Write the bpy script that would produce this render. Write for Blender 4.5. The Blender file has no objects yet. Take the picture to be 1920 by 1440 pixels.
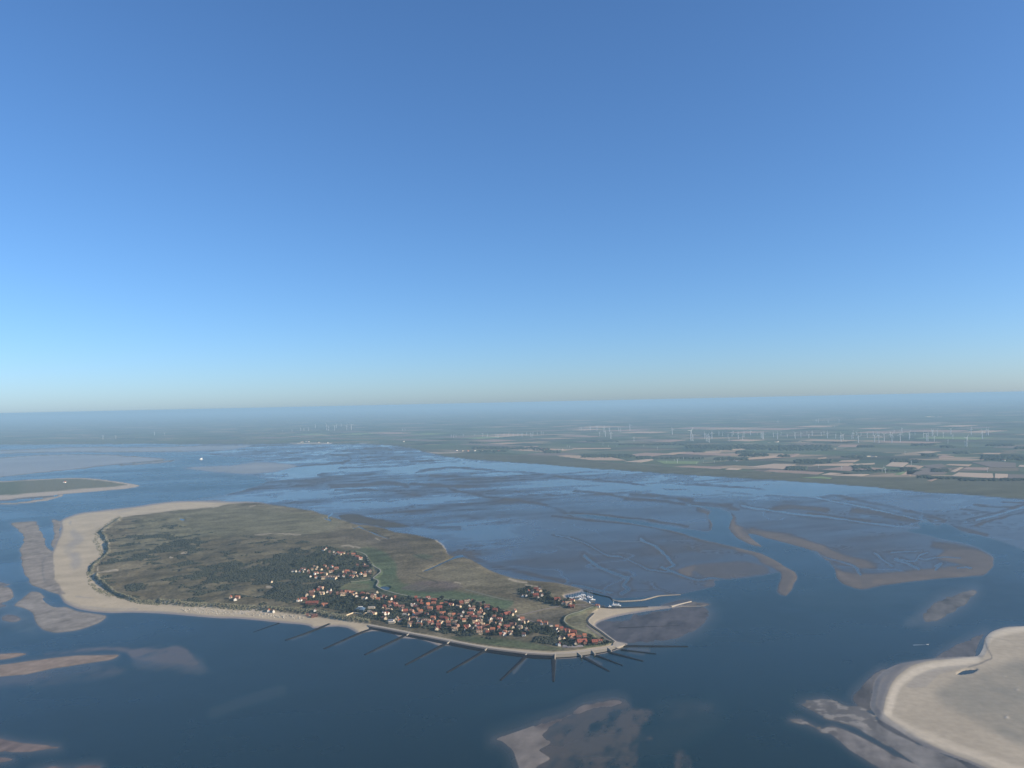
import bpy, math, random
import numpy as np
from mathutils import Vector, Matrix
random.seed(7); np.random.seed(7)
S = bpy.context.scene
COL = S.collection
R_ = math.radians

# ------------------------------------------------------------------ camera
CAM_H = 560.0            # flying height in metres
FOC = 1443.0             # focal length in pixels of the 1920 px wide photograph
PITCH, ROLL = R_(1.37), R_(1.22)
cp, sp = math.cos(PITCH), math.sin(PITCH)
cr, sr = math.cos(ROLL), math.sin(ROLL)
FWD = np.array([0, cp, sp]); R0 = np.array([1.0, 0, 0]); U0 = np.array([0, -sp, cp])
RGT = cr * R0 - sr * U0
UPV = sr * R0 + cr * U0
cam_d = bpy.data.cameras.new('camera'); cam = bpy.data.objects.new('camera', cam_d); COL.objects.link(cam)
cam_d.sensor_width = 36; cam_d.lens = 36 * FOC / 1920
cam_d.clip_start = 0.5; cam_d.clip_end = 400000
cam.matrix_world = Matrix(((RGT[0], UPV[0], -FWD[0], 0), (RGT[1], UPV[1], -FWD[1], 0),
                           (RGT[2], UPV[2], -FWD[2], CAM_H), (0, 0, 0, 1)))
S.camera = cam

# ------------------------------------------------------------------ sky, sun, exposure
SUN_EL, SUN_AZ = R_(24), R_(105)     # azimuth measured clockwise from +Y (the viewing direction)
W = bpy.data.worlds.new('World'); S.world = W; W.use_nodes = True
nt = W.node_tree; nt.nodes.clear()
sky = nt.nodes.new('ShaderNodeTexSky'); sky.sky_type = 'NISHITA'; sky.sun_disc = False
sky.sun_elevation = SUN_EL; sky.sun_rotation = SUN_AZ
sky.altitude = 0; sky.air_density = 0.86; sky.dust_density = 0.5; sky.ozone_density = 8.6
bg = nt.nodes.new('ShaderNodeBackground'); bg.inputs[1].default_value = 0.15
wo = nt.nodes.new('ShaderNodeOutputWorld')
hs = nt.nodes.new('ShaderNodeHueSaturation'); hs.inputs['Saturation'].default_value = 1.02
gm = nt.nodes.new('ShaderNodeGamma'); gm.inputs['Gamma'].default_value = 0.88
nt.links.new(sky.outputs[0], hs.inputs['Color']); nt.links.new(hs.outputs[0], gm.inputs[0]); nt.links.new(gm.outputs[0], bg.inputs[0]); nt.links.new(bg.outputs[0], wo.inputs[0])
sd = bpy.data.lights.new('sun', 'SUN'); sd.energy = 5.0; sd.angle = R_(0.53); sd.color = (1.0, 0.85, 0.64)
so = bpy.data.objects.new('sun', sd); COL.objects.link(so)
sdir = Vector((math.sin(SUN_AZ) * math.cos(SUN_EL), math.cos(SUN_AZ) * math.cos(SUN_EL), math.sin(SUN_EL)))
so.rotation_euler = sdir.to_track_quat('Z', 'Y').to_euler(); so.location = (0, 0, 900)
vs = S.view_settings; vs.view_transform = 'Standard'; vs.look = 'None'; vs.exposure = 0.42; vs.gamma = 1.0
vs.use_curve_mapping = False
S.render.engine = 'CYCLES'
cy = S.cycles
cy.max_bounces = 5; cy.volume_bounces = 1; cy.diffuse_bounces = 2; cy.glossy_bounces = 2
cy.use_denoising = True

# ------------------------------------------------------------------ helpers
def ray(px, py):
    a = (np.asarray(px, float) - 960) / FOC; b = (720 - np.asarray(py, float)) / FOC
    return [FWD[i] + RGT[i] * a + UPV[i] * b for i in range(3)]
def at(px, py, z=0.0):
    d = ray(px, py); t = (z - CAM_H) / d[2]
    return d[0] * t, d[1] * t
def lat(n):   # lattice hash -> 0..1
    n = n.astype(np.int64)
    n = (n ^ (n >> 13)) * 1274126177 & 0x7fffffff
    n = (n ^ (n >> 16)) * 668265263 & 0x7fffffff
    return ((n ^ (n >> 15)) & 0xffff) / 65535.0
def vnoise(x, y, seed=0):
    xi = np.floor(x).astype(np.int64); yi = np.floor(y).astype(np.int64)
    fx = x - xi; fy = y - yi
    fx = fx * fx * fx * (fx * (fx * 6 - 15) + 10); fy = fy * fy * fy * (fy * (fy * 6 - 15) + 10)
    def h(a, b): return lat(a * 374761 + b * 668265 + seed * 97531)
    return ((h(xi, yi) * (1 - fx) + h(xi + 1, yi) * fx) * (1 - fy)
            + (h(xi, yi + 1) * (1 - fx) + h(xi + 1, yi + 1) * fx) * fy) * 2 - 1
def fbm(x, y, scale, octv=4, seed=0, gain=0.5):
    v = 0; a = 1; t = 0
    ca, sa = math.cos(0.6), math.sin(0.6)
    x = x / scale; y = y / scale
    for k in range(octv):
        v = v + a * vnoise(x, y, seed + k * 11); t += a; a *= gain
        x, y = (ca * x - sa * y) * 2.03 + 3.7, (sa * x + ca * y) * 2.03 - 1.9
    return v / t
def sst(a, b, x):
    t = np.clip((x - a) / (b - a), 0, 1); return t * t * (3 - 2 * t)
def smooth(pts, closed=True, n=4):
    P = np.array(pts, float); N = len(P); out = []
    for i in range(N if closed else N - 1):
        p0 = P[(i - 1) % N] if closed or i > 0 else P[0]
        p1 = P[i]; p2 = P[(i + 1) % N]
        p3 = P[(i + 2) % N] if closed or i + 2 < N else P[-1]
        for k in range(n):
            t = k / n
            m1 = (p2 - p0) * 0.5 * 0.7; m2 = (p3 - p1) * 0.5 * 0.7
            h00 = 2*t**3 - 3*t**2 + 1; h10 = t**3 - 2*t**2 + t; h01 = -2*t**3 + 3*t**2; h11 = t**3 - t**2
            out.append(h00*p1 + h10*m1 + h01*p2 + h11*m2)
    if not closed: out.append(P[-1])
    return np.array(out)

# ------------------------------------------------------------------ the survey grid: rings round the point under the camera
az_f = np.radians(np.arange(-41, 41.001, 0.066))
az_c = np.radians(np.arange(44, 317, 6.0))
AZ = np.concatenate([az_f, az_c])
tan_d = np.arange(0.535, 0.0056, -0.00098)
RG = np.concatenate([[60, 300, 600, 850], CAM_H / tan_d, [CAM_H / 0.0056]])
NA, NR = len(AZ), len(RG)
AA, RR = np.meshgrid(AZ, RG)            # rows = rings
X = (np.sin(AA) * RR); Y = (np.cos(AA) * RR)
dx, dy, dz = X, Y, -CAM_H
df = dx*FWD[0] + dy*FWD[1] + dz*FWD[2]
vis = (df > 100) & (np.abs(np.where(AA > np.pi, AA - 2*np.pi, AA)) < R_(50))
dfs = np.where(vis, df, 1e9)
PX = 960 + FOC * (dx*RGT[0] + dy*RGT[1] + dz*RGT[2]) / dfs
PY = 720 - FOC * (dx*UPV[0] + dy*UPV[1] + dz*UPV[2]) / dfs
PX = np.where(vis, PX, -99999); PY = np.where(vis, PY, -99999)
# natural raggedness of every drawn edge, in metres on the ground
wx = fbm(X, Y, 90, 3, 5) ; wy = fbm(X, Y, 90, 3, 55)
WPX = PX + wx * 5.0; WPY = PY + wy * 2.2
BIG = 1e4
def sdf(poly, m=12, n=4, closed=True, warp=1.0, sm=True):
    """distance inside (+) / outside (-) of a drawn outline, for every grid vertex"""
    P = smooth(poly, closed, n) if sm else np.array(poly, float)
    x0, y0 = P.min(0) - m; x1, y1 = P.max(0) + m
    sel = (PX > x0 - 6) & (PX < x1 + 6) & (PY > y0 - 4) & (PY < y1 + 4)
    out = np.full(PX.shape, -BIG)
    if not sel.any(): return out
    qx = PX[sel] * (1 - warp) + WPX[sel] * warp; qy = PY[sel] * (1 - warp) + WPY[sel] * warp
    d2 = np.full(qx.shape, 1e12); ins = np.zeros(qx.shape, bool)
    N = len(P)
    for i in range(N if closed else N - 1):
        ax, ay = P[i]; bx, by = P[(i + 1) % N]
        ex, ey = bx - ax, by - ay; L = ex*ex + ey*ey + 1e-9
        t = np.clip(((qx - ax)*ex + (qy - ay)*ey) / L, 0, 1)
        d2 = np.minimum(d2, (qx - ax - t*ex)**2 + (qy - ay - t*ey)**2)
        if closed:
            c = (ay > qy) != (by > qy)
            if ey != 0: ins ^= c & (qx < ex * (qy - ay) / ey + ax)
    d = np.sqrt(d2)
    out[sel] = np.where(ins, d, -d) if closed else -d
    return out
def stroke(pts, w, warp=1.0):
    """1 on a drawn line of half-width w pixels, fading to 0 at its edge"""
    d = -sdf(pts, m=w * 3 + 4, closed=False, warp=warp)
    return sst(w * 1.75, w * 0.35, d)

# ------------------------------------------------------------------ heights and ground cover
Hh = np.full(X.shape, -4.0)              # metres above the water
C = np.zeros(X.shape + (3,)); C[:] = (0.10, 0.095, 0.085)
ROUGH = np.full(X.shape, 0.8)            # dry ground
SPEC = np.full(X.shape, 0.15)
ID = np.zeros(X.shape, np.int8)          # which piece of the setting a vertex belongs to
SHAL = np.zeros(X.shape)                 # sand showing through shallow water
def paint(w, col, rough=None, spec=None):
    global C, ROUGH, SPEC
    C = C * (1 - w[..., None]) + np.array(col) * w[..., None]
    if rough is not None: ROUGH = ROUGH * (1 - w) + rough * w
    if spec is not None: SPEC = SPEC * (1 - w) + spec * w
def raise_(d, ramp, top, ident=None, lo=-2.5, p=1.0):
    """lift the ground inside an outline, sloping under water outside it"""
    global Hh, ID
    h = np.clip(d / ramp, lo, 1) * top
    h = np.where(d > -ramp * 3, h, -BIG)
    up = h > Hh
    Hh = np.where(up, h, Hh)
    if ident is not None: ID = np.where((d > -ramp * 2.5) & up, ident, ID)
ISLE, FLAT, MAIN, ISLE2, BAR = 1, 2, 3, 4, 5
DRY = (0.46, 0.385, 0.27); DAMP = (0.25, 0.215, 0.185); WETS = (0.15, 0.135, 0.125); MUD = (0.048, 0.048, 0.050)
n1 = fbm(X, Y, 420, 5, 1); n2 = fbm(X, Y, 60, 4, 2); n3 = fbm(X, Y, 1500, 4, 3)
nr = fbm(X * 0.35 + Y * 0.9, (-X * 0.9 + Y * 0.35) * 3, 62, 4, 8) * .8 + .35 * fbm(X * 0.35 + Y * 0.9, (-X * 0.9 + Y * 0.35) * 4, 190, 3, 9)   # ripples drawn out along the tide

fine = fbm(X, Y, 16, 3, 14)
# --- tidal flats of the lagoon behind the island
W_FLAT = [(1275,1114),(1285,1112),(1337,1100),(1339,1090),(1356,1087),(1410,1082),(1447,1076),(1463,1073),(1464,1090),(1457,1107),(1462,1115),(1474,1117),(1487,1102),(1495,1082),
 (1489,1071),(1466,1059),(1437,1042),(1385,1027),(1310,1010),(1260,995),(1197,984),(1135,975),(1060,964),(1135,968),(1197,976),(1260,987),(1328,996),(1335,980),(1327,967),(1331,955),
 (1285,945),(1348,953),(1367,961),(1373,972),(1367,990),(1380,1007),(1405,1020),(1428,1024),(1402,1001),(1440,1009),(1480,1020),(1515,1030),(1545,1047),(1565,1067),(1572,1090),(1595,1100),
 (1620,1105),(1665,1097),(1740,1087),(1815,1081),(1847,1079),(1862,1060),(1860,1042),(1840,1030),(1815,1021),(1765,1010),(1715,1000),(1700,994),(1724,991),(1720,980),(1745,979),(1757,986),(1775,981),
 (1805,997),(1840,1004),(1877,1015),(1930,1034),(2150,1095),(2500,1150),(2500,1000),(2150,930),(1920,900),(1440,870),(960,845),(780,830),(600,812),(480,826),(330,840),(400,853),(480,861),(437,872),(345,877),(400,885),
 (480,893),(500,903),(470,915),(420,928),(355,939),(330,950),(400,965),(600,990),(800,1025),(900,1080),(1050,1112),(1100,1108),(1130,1114),(1148,1122),(1220,1118)]
dW = sdf(W_FLAT, m=14, n=3, warp=0.55)
inW = sst(-1.2, 2.2, dW)
bias = np.full(X.shape, 0.0)
for (bx, by, ax, ay, am) in [(1250,1050,190,60,.22),(1560,1065,130,38,.25),(1780,1050,70,30,.25),(1050,1060,130,30,.12),(1640,1020,160,25,.05),
        (1000,880,420,12,-.30),(1500,915,330,14,-.42),(1750,945,160,14,-.36),(700,945,210,12,-.22),(830,985,130,16,-.10),(960,1010,110,20,-.12),(560,885,130,14,-.16),(620,860,120,12,-.10),
        (1300,972,150,10,-.10),(1600,995,190,12,-.10),(730,915,140,9,.12),(1080,960,220,12,.03),(1150,915,250,10,-.14),(1000,955,120,8,-.12),(1830,1020,60,12,.06),(1350,960,120,8,.10)]:
    bias += am * np.exp(-((PX - bx) / ax) ** 2 - ((PY - by) / ay) ** 2)
wob = .62 + .9 * fbm(X, Y, 330, 4, 77)
streak = fbm(X * 0.86 + Y * 0.5, (Y * 0.86 - X * 0.5) * 2.4, 900, 6, 21, 0.58)
streak2 = fbm(X * 0.95 + Y * 0.3, (Y * 0.95 - X * 0.3) * 3.5, 260, 4, 31)
near_ = sst(925, 965, PY + .02 * (PX - 1000)) * sst(900, 1040, PX)
hf = 0.07 + bias * (1 - .72 * near_) + (0.46 - .32 * near_) * streak + (0.26 - .19 * near_) * streak2 + .08 * n2 * (1 - near_) + .06 * near_
DARKS = [([(635,877),(730,874),(777,870)],1.6),([(600,890),(640,886),(680,890),(730,880)],2.4),([(620,912),(680,909),(730,905),(765,912)],2.6),([(630,919),(730,919),(755,925),(790,930)],1.6),
 ([(770,865),(810,864)],2),([(780,885),(842,876),(955,885)],1.6),([(805,892),(955,897)],1.5),([(767,907),(855,912),(955,910)],2),([(842,917),(905,930),(960,937)],1.6),([(630,845),(717,840),(735,845)],1.3),
 ([(610,851),(655,856),(650,865),(600,871),(530,875),(480,878)],1.2),([(960,885),(1035,891),(1065,897),(1110,900),(1185,907),(1245,917),(1335,920),(1410,927)],1.4),([(1280,910),(1335,910),(1440,918)],1.5),
 ([(960,937),(1022,947),(1072,967)],1.8),([(1080,920),(1135,926),(1185,936),(1235,940),(1285,945)],1.8),([(1185,928),(1260,932),(1297,938)],3.2),([(1272,935),(1310,945),(1370,947)],2.2),([(1350,948),(1385,956)],2.4),
 ([(1060,962),(1135,967),(1210,974),(1290,988)],1.3),([(1035,967),(1100,975),(1200,985),(1260,997),(1310,1012)],1.6),([(1310,1012),(1385,1030),(1435,1045),(1466,1062),(1488,1075)],2.4),([(1310,955),(1333,966),(1332,990)],2.4),
 ([(1369,967),(1374,990),(1388,1006),(1425,1023)],3.2),([(1035,1002),(1080,1012),(1115,1029)],1.2),([(1440,930),(1515,934),(1565,930),(1615,940),(1677,952),(1740,967),(1772,977)],2.0),([(1440,957),(1477,951),(1552,957)],3.2),
 ([(1515,962),(1590,972),(1630,977)],1.6),([(1600,957),(1665,966),(1718,980)],4.0),([(1760,985),(1805,992),(1850,1003)],2.6),([(1410,997),(1480,1008),(1530,1026),(1570,1042),(1640,1062)],5),([(1580,1088),(1650,1088),(1740,1080),(1843,1073)],6),
 ([(1825,947),(1902,952)],1),([(1800,955),(1868,962)],1),([(1875,941),(1925,944)],1),([(1478,1078),(1478,1100),(1470,1113)],5),([(1750,1020),(1830,1035),(1855,1055)],5),([(1070,960),(1130,966),(1200,972)],1.2),
 ([(1830,985),(1880,970),(1930,958)],1.5),([(1815,975),(1880,957),(1930,944)],1.2),([(660,975),(700,980),(780,985),(860,990)],3),([(880,1045),(930,1062),(1000,1078),(1060,1090)],3)]
crk = np.abs(fbm(X, Y, 820, 4, 88)); crk2 = np.abs(fbm(X + .5 * Y, (Y - .5 * X) * 2.6, 620, 4, 89)); dry_ = near_
hf = hf - .20 * sst(.012, .003, crk) * dry_ + .22 * sst(.06, .02, crk2) * (1 - dry_) * sst(1.1, .4, np.abs(n1) * 3) - .16 * sst(.016, .004, crk2) * (1 - near_)
BANKS = np.zeros(X.shape)
for poly in [[(1398,994),(1440,1002),(1490,1011),(1530,1018),(1565,1036),(1620,1052),(1645,1062),(1612,1066),(1570,1056),(1540,1046),(1500,1028),(1450,1012)],[(1545,1050),(1572,1070),(1620,1077),(1680,1071),(1740,1066),(1800,1062),(1850,1054),(1861,1066),(1845,1079),(1740,1087),(1660,1098),(1610,1104),(1572,1093),(1562,1072)],
             [(1775,1031),(1830,1033),(1860,1048),(1856,1064),(1800,1060),(1760,1046)],[(1400,1026),(1437,1040),(1468,1056),(1492,1072),(1495,1086),(1486,1103),(1474,1116),(1460,1108),(1464,1090),(1462,1072),(1430,1052)],[(1280,1066),(1300,1060),(1304,1072),(1290,1080),(1276,1076)],[(1372,965),(1386,985),(1402,1000),(1428,1022),(1405,1018),(1380,1006),(1368,990)],[(1300,1060),(1400,1052),(1440,1062),(1440,1076),(1360,1085),(1320,1080)]]:
    BANKS = np.maximum(BANKS, sst(-2.5, 3.5, sdf(poly, warp=1.4, m=14)) * (1.0 if poly[0][0] != 1300 else .45))
crk3 = np.abs(fbm(X - .3 * Y, (Y + .3 * X) * 1.8, 420, 4, 188))
hf = hf + .26 * BANKS + near_ * (.14 * sst(.07, .03, crk3) - .24 * sst(.022, .008, crk3)) * sst(-.2, .35, fbm(X, Y, 900, 3, 190))
for pts, w in DARKS: hf = hf + (0.36 - np.clip(hf, -.3, .3) * 0.6) * stroke(pts, w * 1.1, 1.0) * np.clip(wob + .15, .35, 1)
LIGHTS = [([(1745,980),(1690,966),(1615,950),(1540,935),(1480,928)],1.0),([(1720,990),(1640,982),(1565,971),(1490,963),(1440,957),(1390,948)],1.6),([(1042,1002),(1090,1016),(1120,1031),(1140,1041),(1165,1043),(1190,1056),(1215,1067),(1260,1073)],1.0),
 ([(1202,1010),(1230,1027),(1247,1042),(1263,1058),(1250,1066)],2.2),([(1240,1063),(1285,1080),(1310,1087),(1335,1084),(1360,1087)],1.6),([(1095,1042),(1115,1057),(1142,1072),(1167,1080),(1178,1086)],2.4),([(1176,1083),(1172,1098),(1180,1105),(1168,1113)],3.0),
 ([(1522,1034),(1570,1052),(1600,1061),(1614,1078)],2.2),([(1640,1037),(1660,1052),(1672,1061)],1.4),([(1680,1048),(1700,1056),(1722,1066)],2.4),([(1690,1048),(1712,1052),(1724,1041),(1740,1036)],1.2),([(1722,1045),(1735,1048),(1770,1044),(1800,1046)],1.2),
 ([(1830,977),(1880,962),(1930,948)],1.4),([(1757,1060),(1765,1057),(1757,1068)],2.0),([(1795,1066),(1810,1064),(1822,1066)],1.4),([(1670,1036),(1690,1034),(1730,1032)],1.0),([(1075,1098),(1110,1104),(1150,1112)],2.0)]
for pts, w in LIGHTS:
    hf = hf + .13 * stroke(pts, w * 2.4 + .8, 1.2) * np.clip(wob + .3, .3, 1)
    k = stroke(pts, w * 1.0, 1.0) * np.clip(wob + .55, .6, 1); hf = hf * (1 - k) - 0.26 * k
Hw = np.where(dW > -6, np.where(dW > 0, hf * sst(-1, 3, dW) + 0.06 * sst(0, 3, dW), dW * 0.35 - 0.1), -BIG)
hup = Hw > Hh; Hh = np.where(hup, Hw, Hh); ID = np.where(hup, FLAT, ID)
damp = sst(0.02, 0.5, hf)
mudc = np.array(MUD)[None, None] * (0.95 + 0.2 * n1[..., None]) + damp[..., None] * np.array((0.034, 0.031, 0.029))
C = np.where(inW[..., None] > 0, mudc, C)
ROUGH = np.where(inW > 0, 0.27 + 0.45 * damp, ROUGH); SPEC = np.where(inW > 0, 0.46 - 0.22 * damp, SPEC)
sandy = stroke([(1385,1030),(1437,1045),(1466,1062),(1489,1076),(1488,1092),(1478,1106)], 3) + stroke([(1378,985),(1390,1006),(1420,1021)], 4) + 0.9 * stroke([(1640,1091),(1740,1083),(1840,1074)], 4) + 0.7 * stroke([(1548,1052),(1580,1080),(1610,1096)], 5) \
      + 0.6 * stroke([(1410,998),(1480,1010),(1540,1030),(1580,1050)], 5) + 0.6 * stroke([(1280,1075),(1300,1070)], 7) + .6 * stroke([(1325,1097),(1335,1092)], 5) + 0.5 * stroke([(1320,957),(1332,975)], 3)
paint(BANKS * .8 * inW * sst(-.1, .2, hf), (0.128, 0.108, 0.092), 0.6, .25)
paint(np.clip(sandy, 0, 1) * .75 * np.clip(wob + .1, 0, 1) * inW * sst(-.15, .25, hf), (0.16, 0.135, 0.115), 0.75, .2)
SHAL = np.maximum(SHAL, inW * sst(-.6, .1, hf) * 0.55)

# pale far flats on the seaward side
for poly in [[(-60,865),(0,858),(100,852),(190,852),(262,856),(312,862),(225,870),(140,880),(60,888),(-60,900)],[(345,877),(437,872),(480,866),(560,872),(520,884),(470,889),(400,885)],
             [(-60,846),(60,842),(140,838),(300,838),(470,834),(420,845),(250,848),(120,848),(-60,852)],[(200,875),(280,866),(335,862),(300,868)]]:
    d = sdf(poly, warp=.5); raise_(d, 2.5, 0.35 , FLAT)
    k = sst(-.5, 2, d); paint(k, (0.25, 0.235, 0.20), 0.4, .4); C = np.where((k > 0)[..., None], C * (1 + .35 * streak[..., None] * k[..., None]), C)

# --- Island: beach, dunes, marsh
BEACH = [(480,941),(425,940),(355,939),(312,941),(250,950),(187,957),(150,962),(125,970),(113,978),(115,992),(107,1012),(97,1035),(80,1046),(77,1070),(82,1095),(107,1110),(120,1130),(142,1141),(175,1147),(210,1149.5),(250,1148.5),(325,1152),(400,1158.5),
 (440,1159.5),(482,1163),(523,1167.5),(565,1171),(580,1174),(587,1178),(602,1177),(617,1175.5),(633,1175),(650,1177),(663,1183),(672,1189),(684,1186),(700,1183.5),(719,1184),(740,1189),(752,1196),(769,1197),(786,1198),(807,1204),(823,1210),(845,1210),
 (877,1216),(910,1222),(943,1226),(968,1229),(1000,1232),(1038,1235),(1080,1233.5),(1105,1230),(1138,1224),(1155,1219),(1168,1213),(1178,1208),(1168,1204),(1153,1200),(1130,1184),(1120,1176),(1117,1172),(1122,1167.5),(1136,1161.7),(1156,1156),(1188,1150),
 (1210,1146.5),(1247,1141.5),(1277,1137),(1297,1127),(1262,1135),(1220,1137),(1180,1138.5),(1150,1139.5),(1135,1138.5),(1113,1134.5),(1102,1130),(1096,1127),(1077,1124),(1063,1121),(1060,1116),(1077,1112.5),(1092,1107),
 (1047,1095),(1017,1092),(985,1090),(955,1085),(917,1071),(885,1053),(867,1047),(842,1044),(835,1030),(817,1015),(780,1005),(742,1000),(720,993),(690,987),(668,985),(640,977),(605,967),(585,960),(555,955),(517,950)]
dB = sdf(BEACH, m=20, n=3, warp=0.35)
raise_(dB, 5.0, 1.6, ISLE)
SHAL = np.maximum(SHAL, sst(-7, 0, dB) * .5)
onB = dB > -12
Cb = np.array(DRY) * (0.93 + 0.16 * n2[..., None] + 0.10 * n1[..., None])
k = sst(-1.5, 0.3, dB); C = np.where(onB[..., None], C * (1 - k[..., None]) + Cb * k[..., None], C)
ROUGH = np.where(onB, ROUGH * (1 - k) + 0.9 * k, ROUGH); SPEC = np.where(onB, SPEC * (1 - k) + .1 * k, SPEC)
wetb = sst(-2, -0.2, dB) * sst(4.2, 1.4, dB)
paint(np.where(onB, wetb, 0), DAMP, .5, .3)
# damp stains on the wide beach and tide marks
for pts, w, a in [([(140,1000),(148,1012),(135,1022)],7,.55),([(140,1042),(145,1055),(140,1060)],7,.55),([(125,1030),(132,1042)],6,.35),([(140,1120),(175,1122)],1.2,.5),([(132,978),(133,983)],2,.6),([(120,1128),(150,1138),(200,1143),(260,1143)],1.5,.45),([(260,1147),(330,1150),(400,1156)],1.0,.5),([(220,962),(245,957)],2,.3)]:
    paint(stroke(pts, w) * a, (0.27, 0.25, 0.225), .7, .2)
VEG = [(310,960),(257,966),(224,972),(200,987),(186,996),(190,1005),(200,1020),(198,1040),(172,1060),(168,1072),(179,1077),(176,1083),(188,1096),(202,1106),(225,1120),(262,1130),(300,1133),(350,1138),(422,1142),(480,1145),(501,1147.5),(519,1149.6),(559,1153),(590,1154),
 (597,1157),(612,1160),(630,1162.5),(646,1165),(657,1168),(679,1170),(700,1173),(740,1180),(773,1186),(807,1192),(832,1197),(843,1199),(877,1206),(910,1211.5),(943,1216),(988,1220),(1038,1222.5),(1088,1219),(1113,1215),(1134,1212),(1145,1209),(1150,1203),(1140,1196),
 (1126,1186),(1110,1175.5),(1102,1168.5),(1100,1162),(1104,1156),(1112,1148),(1124,1142),(1140,1140.5),(1125,1138),(1113,1135.5),(1102,1131),(1096,1128),(1077,1125),(1058,1121),(1056,1115),(1077,1110),(1089,1105.5),
 (1047,1094),(1017,1091),(985,1088),(955,1083),(917,1069),(885,1051),(867,1045),(842,1042),(835,1028),(817,1013),(780,1003.5),(742,998),(720,991),(690,985),(668,983),(640,975),(605,965),(585,958),(555,953),(517,948),(480,942),(425,946),(400,952),(350,955)]
dV = sdf(VEG, m=14, n=3, warp=0.45)
inV = sst(-0.6, 0.8, dV)
OLIVE = np.array((0.138, 0.120, 0.080))
vegc = OLIVE * (1.0 + 0.28 * n1[..., None] + 0.30 * n2[..., None])
C = np.where(dV[..., None] > -4, C * (1 - inV[..., None]) + vegc * inV[..., None], C)
ROUGH = np.where(dV > -4, ROUGH * (1 - inV) + .95 * inV, ROUGH); SPEC = np.where(dV > -4, SPEC * (1 - inV), SPEC)
base = np.where(dV > -3, 1.4 * sst(-2, 3, dV), 0.0)
# marsh and pasture tints
for poly, col, a, m in [
  ([(690,1028),(720,1035),(745,1058),(742,1080),(760,1095),(850,1108),(905,1116),(962,1128),(945,1146),(905,1134),(860,1131),(800,1125),(720,1113),(700,1104),(690,1108),(640,1112),(605,1095),(640,1088),(690,1086),(708,1074),(690,1055),(680,1040),(650,1034)], (0.075,0.115,0.062), .85, 4),
  ([(780,1092),(840,1091),(866,1101),(820,1112),(752,1106)], (0.105,0.085,0.078), .8, 3),
  ([(700,1000),(760,1010),(770,1030),(720,1028),(640,1012),(600,1000)], (0.118,0.102,0.082), .6, 8),
  ([(790,1040),(812,1044),(795,1049),(775,1043)], (0.07,0.10,0.06), .7, 3),
  ([(340,1018),(420,1000),(480,1010),(560,1008),(610,1020),(680,1045),(695,1075),(640,1100),(640,1150),(560,1146),(480,1138),(400,1133),(340,1127),(270,1100),(300,1060)], (0.108,0.100,0.068), .7, 14),
  ([(845,1196),(880,1196),(960,1203),(1030,1214),(1060,1219),(1000,1220),(930,1212),(877,1204)], (0.085,0.115,0.062), .9, 2.5),
  ([(1062,1165),(1075,1152),(1102,1150),(1099,1162),(1104,1172),(1130,1192),(1143,1203),(1120,1198),(1080,1183),(1062,1174)], (0.165,0.160,0.105), .9, 2.5),
  ([(975,1158),(1040,1145),(1060,1150),(1050,1168),(1060,1180),(1020,1170),(985,1165)], (0.115,0.105,0.082), .8, 3),
  ([(980,1130),(1030,1132),(1030,1142),(985,1152),(965,1145)], (0.17,0.15,0.095), .7, 4),
  ([(1090,1206),(1110,1198),(1140,1203),(1145,1207),(1120,1213),(1095,1216)], (0.085,0.115,0.062), .9, 2),
  ([(1085,1136),(1125,1141),(1105,1140),(1090,1139)], (0.18,0.16,0.15), .8, 2),
  ([(300,965),(420,950),(560,958),(640,980),(600,1000),(480,1004),(380,1010),(300,1010),(240,990)], (0.165,0.165,0.105), .6, 10),
  ([(290,1000),(330,985),(430,1000),(380,1014),(330,1025),(230,1060),(220,1020)], (0.135,0.135,0.09), .6, 10),
  ([(870,1060),(920,1075),(1000,1095),(960,1110),(880,1100),(820,1080)], (0.16,0.145,0.095), .6, 8),
  ([(622,1096),(640,1098),(636,1103),(600,1092),(605,1088)], (0.19,0.165,0.10), .9, 2),([(645,1096),(690,1096),(690,1104),(650,1104)], (0.15,0.14,0.085), .7, 3)]:
    d = sdf(poly, warp=.8, m=20); paint(np.where(dV > -2, sst(-m, m, d) * a * (0.85 + .3 * n2), 0).clip(0, 1), col)
# dune relief
DUNE = [(300,966),(240,972),(205,985),(188,1000),(198,1020),(196,1040),(170,1062),(172,1085),(200,1108),(240,1127),(300,1132),(420,1142),(560,1152),(640,1163),(700,1170),(760,1178),(840,1192),(900,1200),(985,1208),(1040,1213),(1060,1205),(1040,1190),(990,1178),(960,1190),(880,1190),(780,1175),(700,1150),(640,1140),(640,1105),(700,1078),(690,1050),(640,1030),(560,1012),(480,1006),(420,1002),(360,990)]
dD = sdf(DUNE, warp=.5, m=24)
kd = sst(-4, 10, dD)
ridge = 1 - np.abs(fbm(X * .8 + Y * .6, (Y * .8 - X * .6) * 1.7, 150, 4, 41)) * 2.0
hum = fbm(X, Y, 70, 4, 61)
dune_h = kd * np.clip(1.2 + 6.5 * ridge + 5.0 * hum, 0, 15)
DENS = .55 * fbm(X, Y, 170, 3, 91) + .55 * fbm(X, Y, 62, 3, 92) + .5 * fbm(X + .6 * Y, (Y - .6 * X) * 2.6, 120, 4, 95)
SCR = DENS - .30 + np.exp(-((PX - 450) / 190) ** 2 - ((PY - 1078) / 55) ** 2) * .33 + np.exp(-((PX - 590) / 60) ** 2 - ((PY - 1120) / 28) ** 2) * .26 + np.exp(-((PX - 1030) / 60) ** 2 - ((PY - 1200) / 14) ** 2) * .25 + np.exp(-((PX - 600) / 60) ** 2 - ((PY - 1045) / 22) ** 2) * .20 - .10 * sst(1010, 985, PY) + .10
grassy = fbm(X + .4 * Y, (Y - .4 * X) * 3.2, 130, 4, 97)
C = np.where((dV > 0)[..., None], C * (1 + .42 * grassy + .16 * n2)[..., None], C)
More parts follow.
